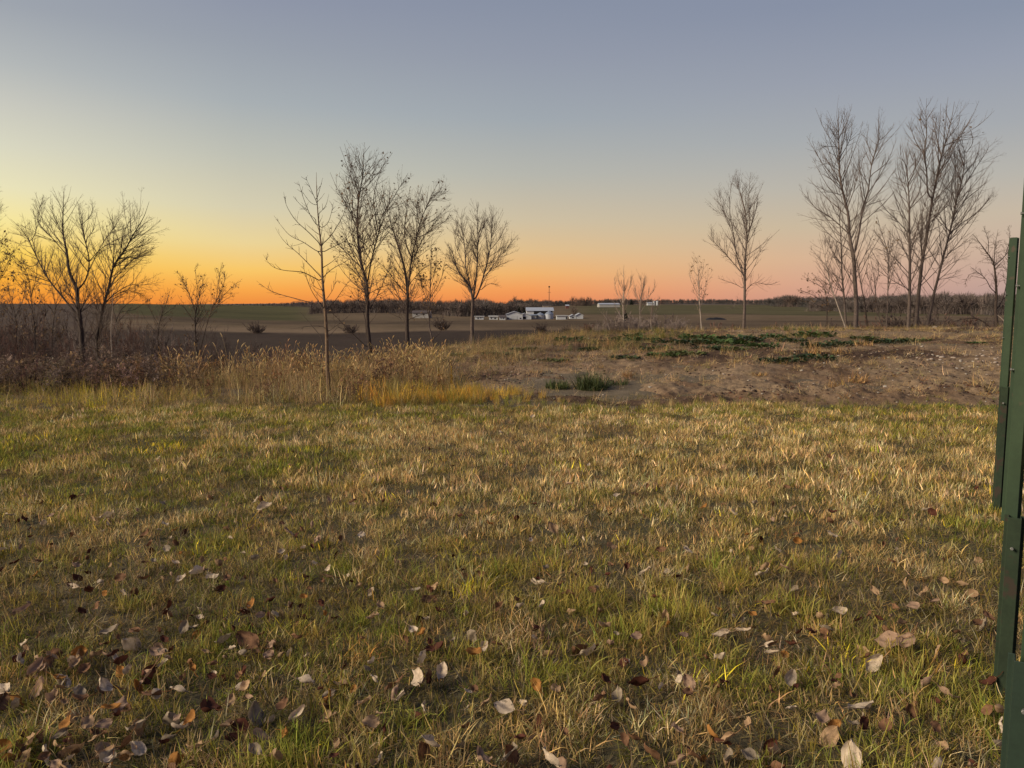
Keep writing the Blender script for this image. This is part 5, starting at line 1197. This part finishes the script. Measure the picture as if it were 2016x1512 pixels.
# local frame: +Y runs along the row of posts away from the camera, +X across
def channel(w, d, t, z0, z1, y0, x0, name, mat, parent, lip=.012):
    """open channel: web facing the camera, flanges running back, lips"""
    poly = [(x0 - w/2, y0), (x0 + w/2, y0), (x0 + w/2, y0 + d), (x0 + w/2 + lip, y0 + d), (x0 + w/2 + lip, y0 + d + t), (x0 + w/2 - t, y0 + d + t), (x0 + w/2 - t, y0 + t), (x0 - w/2 + t, y0 + t), (x0 - w/2 + t, y0 + d + t), (x0 - w/2 - lip, y0 + d + t), (x0 - w/2 - lip, y0 + d), (x0 - w/2, y0 + d)]
    b = MB(); b.prism(poly, 2, z0, z1); o = b.build(name, mat, parent)
    bv = o.modifiers.new('bevel', 'BEVEL'); bv.width = .0015; bv.segments = 1
    return o
def bolt(x, y, z, parent, axis='x', L_=.018, r_=.0065, mat=None):
    b = MB(); b.lathe([(r_ * .55, 0), (r_ * .55, L_ * .5), (r_, L_ * .5), (r_, L_ * .95), (r_ * .8, L_)], 6)
    o = b.build('bolt', mat or M['zinc'], parent); o.location = (x, y, z); o.rotation_euler = (0, R_(-90), 0) if axis == 'x' else (R_(90), 0, 0)
    return o
for (off, top, lapz, w, ux, sx_, mats) in [(3.318, 2.07, .95, .040, -.044, -.040, ('green_steel', 'rusty_steel')), (0.0, 2.07, .74, .043, -.010, .002, ('green_steel', 'rusty_steel')), (-1.30, 2.07, .68, .062, .050, .022, ('green_steel', 'dark_green_steel'))]:
    base = sg
    up = channel(w, .045, .004, lapz - .04, top, off, ux, 'post', M[mats[0]], base)
    st = channel(w + .003, .045, .005, -.25, lapz, off - .0475, sx_, 'base_stub', M[mats[1]], up)
    for dz in (.05,): bolt(sx_ - .004, off - .052, lapz - .12, up, 'y')
    for z in (top - .14, top - .42, top - .75): bolt(ux - w/2 - .002, off + .03, z, up, 'x', .014, .0055)
    
pn = MB(); pn.box((.062, -1.22, .93), (.067, 3.62, 1.52)); pn.build('sign_panel', M['white_panel'], sg)
pn = MB(); pn.box((.062, -1.22, 1.523), (.067, 3.62, 1.90)); pn.build('upper_board', M['tan_panel'], sg)
for z in (1.02, 1.45, 1.83):
    b = MB(); b.box((.040, -1.15, z - .012), (.0618, 3.55, z + .012)); b.build('rail', M['rusty_steel'], sg)

# ------------------------------------------------------------------ the farm across the valley
M['roof_grey'] = material('grey_roof', (.15, .155, .17), rough=.8)
M['w_wall'] = material('white_siding', (.46, .45, .445), rough=.7, noise=(.4, .08)); M['w_wall2'] = material('off_white_siding', (.33, .30, .27), rough=.7, noise=(.4, .1))
M['tin'] = material('galvanised_roof', (.36, .36, .385), rough=.5, noise=(.5, .1), metal=.15); M['tin_blue'] = material('dull_bin_steel', (.22, .235, .27), rough=.45, noise=(.6, .15), metal=.3)
M['dark'] = material('dark_opening', (.02, .017, .015), rough=.9); M['roof_dark'] = material('dark_shingle', (.08, .06, .055), rough=.9, noise=(.6, .2)); M['door_grey'] = material('door_grey', (.42, .41, .40), rough=.6)
M['red_wall'] = material('red_siding', (.13, .05, .038), rough=.8); M['tan_wall'] = material('tan_siding', (.26, .20, .15), rough=.8); M['conc'] = material('pale_concrete', (.42, .39, .36), rough=.8, noise=(.5, .1)); M['tarp'] = material('black_tarp', (.014, .013, .014), rough=.6)
def building(name, label, px0, px1, basepy, wall_px, roof_px, Y=None, depth=14, ridge='y', wall='w_wall', roof='tin', doors=(), windows=(), openings=(), yaw=0.0, cat='building'):
    """front face toward the camera; heights and widths follow the photograph at the distance Y"""
    if Y is None: _, Y, _ = far_ground((px0 + px1) / 2, basepy)
    k = Y / F_PX; w = (px1 - px0) * k; h = wall_px * k; rh = roof_px * k
    x = xof((px0 + px1) / 2, Y, -7); z = h1(x, Y); zb = at((px0 + px1) / 2, basepy, Y)[2]
    t = thing(name, label, cat, (x, Y, max(zb, z - .3)), None, yaw)
    b = MB()
    if ridge == 'y':
        b.prism([(-w/2, -1.5), (w/2, -1.5), (w/2, h), (0, h + rh), (-w/2, h)], 1, 0, depth); b.build('wall', M[wall], t)
        r_ = MB(); e = .5; th = .18; sl = rh / (w / 2)
        for s in (-1, 1):
            r_.prism([(0, h + rh + .02), (s * (w/2 + e), h - e * sl + .02), (s * (w/2 + e), h - e * sl + th), (0, h + rh + th)], 1, -e, depth + e)
        r_.build('roof', M[roof], t)
    else:
        b.prism([(0, -1.5), (depth, -1.5), (depth, h), (depth / 2, h + rh), (0, h)], 0, -w/2, w/2); b.build('wall', M[wall], t)
        r_ = MB(); e = .5; th = .18; sl = rh / (depth / 2)
        for s, y0 in ((-1, 0), (1, depth)):
            r_.prism([(depth / 2, h + rh + .02), (y0 + s * e, h - e * sl + .02), (y0 + s * e, h - e * sl + th), (depth / 2, h + rh + th)], 0, -w/2 - e, w/2 + e)
        r_.build('roof', M[roof], t)
    for nm, lst, mt in (('door', doors, 'door_grey'), ('window', windows, 'dark'), ('opening', openings, 'dark')):
        for (a, bb, c, d) in lst:
            q = MB(); q.box((-w/2 + a * w, -.08, c * h), (-w/2 + bb * w, .05, d * h)); q.build(nm, M[mt], t)
    return t
_, YF, _ = far_ground(1040, 629)
building('farm_house', 'small white house at the left end of the farm, half behind bare branches', 983, 995, 630, 6, 3, YF - 8, 8, 'x', windows=((.2, .35, .4, .7), (.6, .75, .4, .7)), roof='roof_dark')
building('barn', 'white gabled barn with a big pale door, left of the farm', 997, 1029, 629, 10, 5.5, YF, 16, 'y', doors=((.28, .68, 0, .75),), windows=((.05, .14, .12, .35), (.82, .92, .12, .35)))
building('garage', 'low white gabled garage with a dark door, joined in front of the barn', 1020, 1046, 628, 6, 5, YF + .8, 12, 'y', openings=((.25, .6, 0, .75),), windows=())
building('machine_shed', 'big shed with bright metal roof and dark open front behind the bins', 1037, 1089, 622, 10, 6, YF + 34, 18, 'x', wall='w_wall', openings=((.27, .97, .05, .97),))
def bin_(name, label, px0, px1, basepy, wall_px, roof_px, Y, wall, roof):
    k = Y / F_PX; r_ = (px1 - px0) * k / 2; h = wall_px * k; rh = roof_px * k; px = (px0 + px1) / 2
    x = xof(px, Y, -7); t = thing(name, label, 'grain bin' if 'bin' in name else 'silo', (x, Y + r_, at(px, basepy, Y)[2]))
    b = MB(); prof = [(r_, -1.2)]
    nb = 5
    for i in range(nb): prof += [(r_, h * i / nb), (r_ * 1.012, h * (i + .5) / nb)]
    prof += [(r_, h)]; b.lathe(prof, 28); b.build('wall', M[wall], t, True)
    b = MB(); b.lathe([(r_ * 1.04, h - .05), (r_ * 1.03, h + .12), (r_ * .68, h + rh * .5), (r_ * .3, h + rh * .85), (r_ * .12, h + rh), (r_ * .11, h + rh * 1.08)], 28); b.build('roof', M[roof], t, False)
    return t
bin_('grain_bin', 'low white grain bin with a dull cone roof in front of the shed', 1055, 1073, 628.5, 8, 5, YF + 6, 'conc', 'tin_blue')
bin_('grain_bin', 'shiny steel grain bin with domed roof at the right end of the shed', 1073, 1090, 628.5, 9.5, 7, YF + 6, 'tin', 'tin_blue')
building('shed', 'small low shed between the white garage and the bins', 1041, 1056, 628, 7, 1.5, YF + 4, 8, 'x', wall='w_wall2', roof='tin_blue')
building('trailer', 'long low white trailer right of the bins', 1096, 1117, 628.5, 6.5, .8, YF - 4, 6, 'x', openings=((.86, .96, 0, .7),), roof='w_wall2')
building('shed', 'small white shed with dark doorway behind bare trees, right of the trailer', 1122, 1134, 626.5, 4, 3, YF + 8, 8, 'y', openings=((.35, .62, 0, .6),))
building('shed', 'white gabled shed at the right end of the farm', 1135, 1148, 626.5, 6, 3.5, YF + 8, 9, 'y')
building('farm_house', 'tan building on the rise behind the machine shed', 1069, 1083, 606, 4.5, .8, YF + 420, 12, 'x', wall='tan_wall', roof='roof_dark')
building('shed', 'tiny red shed with pale roof on the far rise', 1114, 1120, 605, 3, 2, YF + 430, 8, 'x', wall='red_wall')
building('farm_house', 'grey roofed house among trees behind the pale-trunked tree', 916, 944, 612, 4, 4, YF + 90, 12, 'x', wall='tan_wall', roof='roof_grey', windows=((.2, .3, .3, .7), (.6, .7, .3, .7)))
building('trailer', 'white mobile home low behind the pale-trunked tree', 935, 952, 628.5, 5, .8, YF - 4, 5, 'x', openings=((.3, .42, .1, .7), (.62, .72, .3, .7)), roof='w_wall2')
building('trailer', 'short white mobile home next to the farm house', 963, 980, 628.5, 5, 1.5, YF - 4, 5, 'x', openings=((.2, .3, .1, .7), (.6, .8, .1, .6)), roof='w_wall2')
building('farm_house', 'pale house seen through the broad dark tree', 812, 846, 622, 6, 4, YF + 25, 12, 'x', wall='w_wall2', roof='roof_dark', windows=((.2, .3, .3, .7), (.6, .7, .3, .7)))
building('poultry_barn', 'long low white barn on the far rise left of the pale saplings', 1180, 1220, 602.5, 3.2, 2.4, YF + 520, 25, 'x', wall='w_wall2', roof='tin')
building('shed', 'small white shed on the far rise beside the silos', 1275, 1285, 599, 2.6, 1.2, YF + 600, 9, 'x')
bin_('silo', 'left of two small white silos on the far rise', 1285.5, 1290.5, 600, 7, 1, YF + 600, 'w_wall', 'tin')
bin_('silo', 'right of two small white silos on the far rise', 1292, 1296.5, 600, 7, 1, YF + 600, 'w_wall', 'tin')
# slender mast
Ym = YF + 300; xm = xof(1081, Ym, -6); zt, zb = at(1081, 566, Ym)[2], h1(xm, Ym)
t = thing('mast', 'slender mast with a small round dark top above the machine shed', 'mast', (xm, Ym, zb))
H = zt - zb; b = MB(); b.lathe([(.34, -.5), (.30, H * .5), (.24, H)], 8); b.build('pole', M['roof_dark'], t)
b = MB(); b.lathe([(.1, H - .2), (.7, H + .1), (.95, H + .6), (.7, H + 1.2), (.1, H + 1.5)], 12); b.build('head', M['dark'], t, True)
b = MB(); b.box((-1.6, -.12, H * .78), (1.6, .12, H * .78 + .25)); b.build('crossarm', M['roof_dark'], t)
# black covered heap in the right field
xh, Yh, zh = far_ground(1409, 630); k = Yh / F_PX
t = thing('covered_heap', 'long low black covered heap lying in the field right of centre', 'heap', (xh, Yh, zh))
b = MB(); Lh = 38 * k; prof = [(-2.5, -.4), (-2.0, 5 * k * .55), (-.9, 5 * k), (.9, 5 * k * .95), (2.0, 5 * k * .5), (2.5, -.4)]
segs = 14; V = []
for i in range(segs + 1):
    f = math.sin(math.pi * min(1, max(0, (i / segs) * .94 + .03))) ** .35
    for (y_, z_) in prof: V.append((-Lh / 2 + Lh * i / segs, y_ * f, max(z_ * f * (1 + rng.normal(0, .07)), -.4)))
m_ = len(prof); Fs = [(i*m_+j, i*m_+j+1, (i+1)*m_+j+1, (i+1)*m_+j) for i in range(segs) for j in range(m_-1)] + [tuple(range(m_)), tuple(segs*m_ + j for j in range(m_))]
b.add(V, Fs); b.build('cover', M['tarp'], t, True)
b = MB(); b.box((-Lh / 2, -2.9, -.3), (Lh / 2, -2.55, .35)); b.build('edge_board', M['roof_dark'], t)

# ------------------------------------------------------------------ far trees
M['far'] = material('far_tree_twigs', inst='col', rough=1, spec=.02)
def far_tree_mesh(seed, slim=1.0, n=260, conifer=False):
    r = np.random.default_rng(seed); V, T = [], []
    def sliver(p, q, w):
        d = q - p; s = np.cross(d, r.normal(0, 1, 3)); s = s / (np.linalg.norm(s) + 1e-9) * w
        b = len(V); V.extend([p - s, p + s, q]); T.append([b, b + 1, b + 2])
    for k in range(3): sliver(np.array([0, 0, -.08]), np.array([r.normal(0, .03), r.normal(0, .03), .8]), .02)
    if conifer:
        for k in range(n):
            z = r.uniform(.03, 1) ; rad = .24 * (1 - z) + .01; a = r.uniform(0, 6.28); p = np.array([0, 0, z]); sliver(p + np.array([math.cos(a), math.sin(a), -.3]) * rad * r.uniform(.6, 1.1), p, .035)
    else:
        for k in range(n):
            a = r.uniform(0, 6.28); u = r.uniform(.05, 1) ** .6; th = math.acos(1 - r.uniform(0, 1.25)); 
            o = np.array([0, 0, r.uniform(.05, .55)])
            q = np.array([math.cos(a) * math.sin(th) * .36 * slim, math.sin(a) * math.sin(th) * .36 * slim, .55 + .45 * math.cos(th)]) * 1.0
            q = o + (q - o) * u; p = o + (q - o) * r.uniform(.25, .8); q = q + r.normal(0, .02, 3)
            sliver(p, q, r.uniform(.005, .016))
        for k in range(int(n * .35)):
            a = r.uniform(0, 6.28); rr = r.uniform(0, .42) * slim; o = np.array([math.cos(a) * rr, math.sin(a) * rr, -.05]); sliver(o, o + np.array([r.normal(0, .08), r.normal(0, .08), r.uniform(.15, .5)]), .012)
    me = mesh_np('far_tree', np.array(V), [np.array(T)]); return me
far_v = [far_tree_mesh(i, s) for i, s in enumerate((1.0, 1.25, .8, 1.5, 1.1))]
far_coll = var_collection('bare_far_tree', far_v, M['far'])
def wood(name, label, prof, rows, pxstep, cols, hscale=1.0, Yfix=None):
    """prof: list of (px, base py, top py)"""
    pr = np.array(prof, float); P, S, C, Vv, Rt = [], [], [], [], []
    for row in range(rows):
        px = pr[0, 0]
        while px < pr[-1, 0]:
            px += pxstep * rng.uniform(.5, 1.5)
            bp, tp = np.interp(px, pr[:, 0], pr[:, 1]), np.interp(px, pr[:, 0], pr[:, 2])
            x, Y, z = far_ground(px, bp - row * (bp - tp) * .10)
            Y *= rng.uniform(.97, 1.03); x = xof(px, Y, z); z = h1(x, Y)
            h = max(2.5, (at(px, tp, Y)[2] - z) * rng.uniform(.62, 1.04) * hscale)
            P.append((x, Y, z)); wv = h * rng.uniform(.85, 1.25); S.append((wv, wv, h)); Vv.append(rng.integers(0, 5)); Rt.append((0, 0, rng.uniform(0, 6.28)))
            C.append(np.array(cols[rng.integers(0, len(cols))]) * rng.uniform(.75, 1.3))
    stuff(scatter(name, np.array(P), np.array(Rt), np.array(S), np.array(Vv), np.array(C), far_coll), label, 'wood')
BR = [(.11, .082, .07), (.135, .10, .085), (.095, .076, .068), (.12, .095, .08)]  # browns lightened, with the haze of distance put into the colour
wood('near_wood', 'brown leafless wood behind the farm and the middle trees', [(610, 618, 600), (650, 616, 588), (700, 615, 584), (770, 616, 584), (850, 618, 588), (900, 622, 586), (940, 622, 582), (990, 622, 590), (1035, 616, 592), (1070, 605, 594)], 4, 4.5, BR)
wood('ridge_trees', 'thin line of bare trees along the horizon at left', [(440, 601, 597), (520, 602, 596), (560, 603, 594), (620, 604, 588), (660, 604, 586)], 2, 5, [(.12, .10, .10), (.14, .11, .105)])
wood('horizon_wood', 'line of bare trees along the horizon in the middle', [(1000, 604, 588), (1060, 603, 590), (1110, 602, 591), (1160, 601, 590), (1200, 601, 588), (1240, 599, 588), (1300, 599, 589), (1380, 598, 588), (1450, 599, 589), (1500, 600, 589), (1530, 603, 584), (1560, 603, 579), (1590, 605, 584), (1640, 606, 582), (1700, 606, 581), (1760, 606, 580), (1800, 607, 577)], 3, 4.0, [(.085, .07, .062), (.10, .08, .07), (.075, .068, .062)], 1.2)
wood('right_wood', 'taller brown wood behind the grove at right', [(1590, 612, 588), (1680, 614, 584), (1760, 616, 580), (1820, 617, 574), (1850, 618, 570), (1885, 618, 566), (1920, 618, 574), (1960, 620, 570), (2010, 620, 574), (2120, 620, 572)], 4, 6, BR)
# trees that can be told apart on the horizon
def far_single(name, label, px, base, top, wide, cc, mesh, group=None):
    x, Y, z = far_ground(px, base); h = at(px, top, Y)[2] - z
    o = bpy.data.objects.new(name, mesh); col.objects.link(o)
    if not mesh.materials: mesh.materials.append(None)
    o.material_slots[0].link = 'OBJECT'; o.material_slots[0].material = M[cc]
    w = wide / F_PX * Y; o.location = (x, Y, z); o.scale = (w, w, h); o.rotation_euler = (0, 0, rng.uniform(0, 6.28)); tag(o, label, 'tree', group)
M['far_brown'] = material('far_brown', (.13, .09, .072), rough=1, spec=.02); M['far_conifer'] = material('far_conifer', (.022, .026, .018), rough=1, spec=.02)
slim_v = [far_tree_mesh(70 + i, .9, 200) for i in range(3)]; con_v = [far_tree_mesh(80 + i, 1, 320, True) for i in range(2)]
pos = ['first from the left, broadest', 'second from the left', 'third from the left', 'fourth from the left', 'fifth from the left', 'sixth from the left', 'seventh from the left', 'last on the right']
for i, px in enumerate((1127, 1134, 1139, 1144, 1149, 1154, 1158, 1163)):
    far_single('bare_tree', 'bare tree in the horizon row right of the mast, ' + pos[i], px, 602, 579 + 2 * (i % 3), 15 if i else 22, 'far_brown', slim_v[i % 3], 'row of bare trees right of the mast')
far_single('bare_tree', 'lone bare tree on the horizon left of the mast', 1013, 600, 579, 22, 'far_brown', slim_v[0])
far_single('bare_tree', 'faint bare tree on the horizon between the lone tree and the mast', 1044, 600, 583, 18, 'far_brown', slim_v[1])
far_single('bare_tree', 'bare tree growing beside the sheds at the right of the farm', 1130, 626, 596, 34, 'far_brown', slim_v[2])
far_single('conifer', 'dark conifer left of the machine shed', 1022, 620, 602, 24, 'far_conifer', con_v[0], 'dark conifers by the farm')
far_single('conifer', 'smaller dark conifer touching the machine shed wall', 1032, 620, 606, 20, 'far_conifer', con_v[1], 'dark conifers by the farm')
far_single('conifer', 'dark conifer bush in the valley behind the pale saplings', 1231, 632, 611, 34, 'far_conifer', con_v[0])
far_single('conifer', 'dark conifer on the horizon between the far barn and the silos', 1243, 600, 588, 18, 'far_conifer', con_v[1])
far_single('bare_tree', 'bare round tree on the horizon left of the grove', 1556, 604, 577, 44, 'far_brown', far_tree_mesh(90, 1.3, 320))
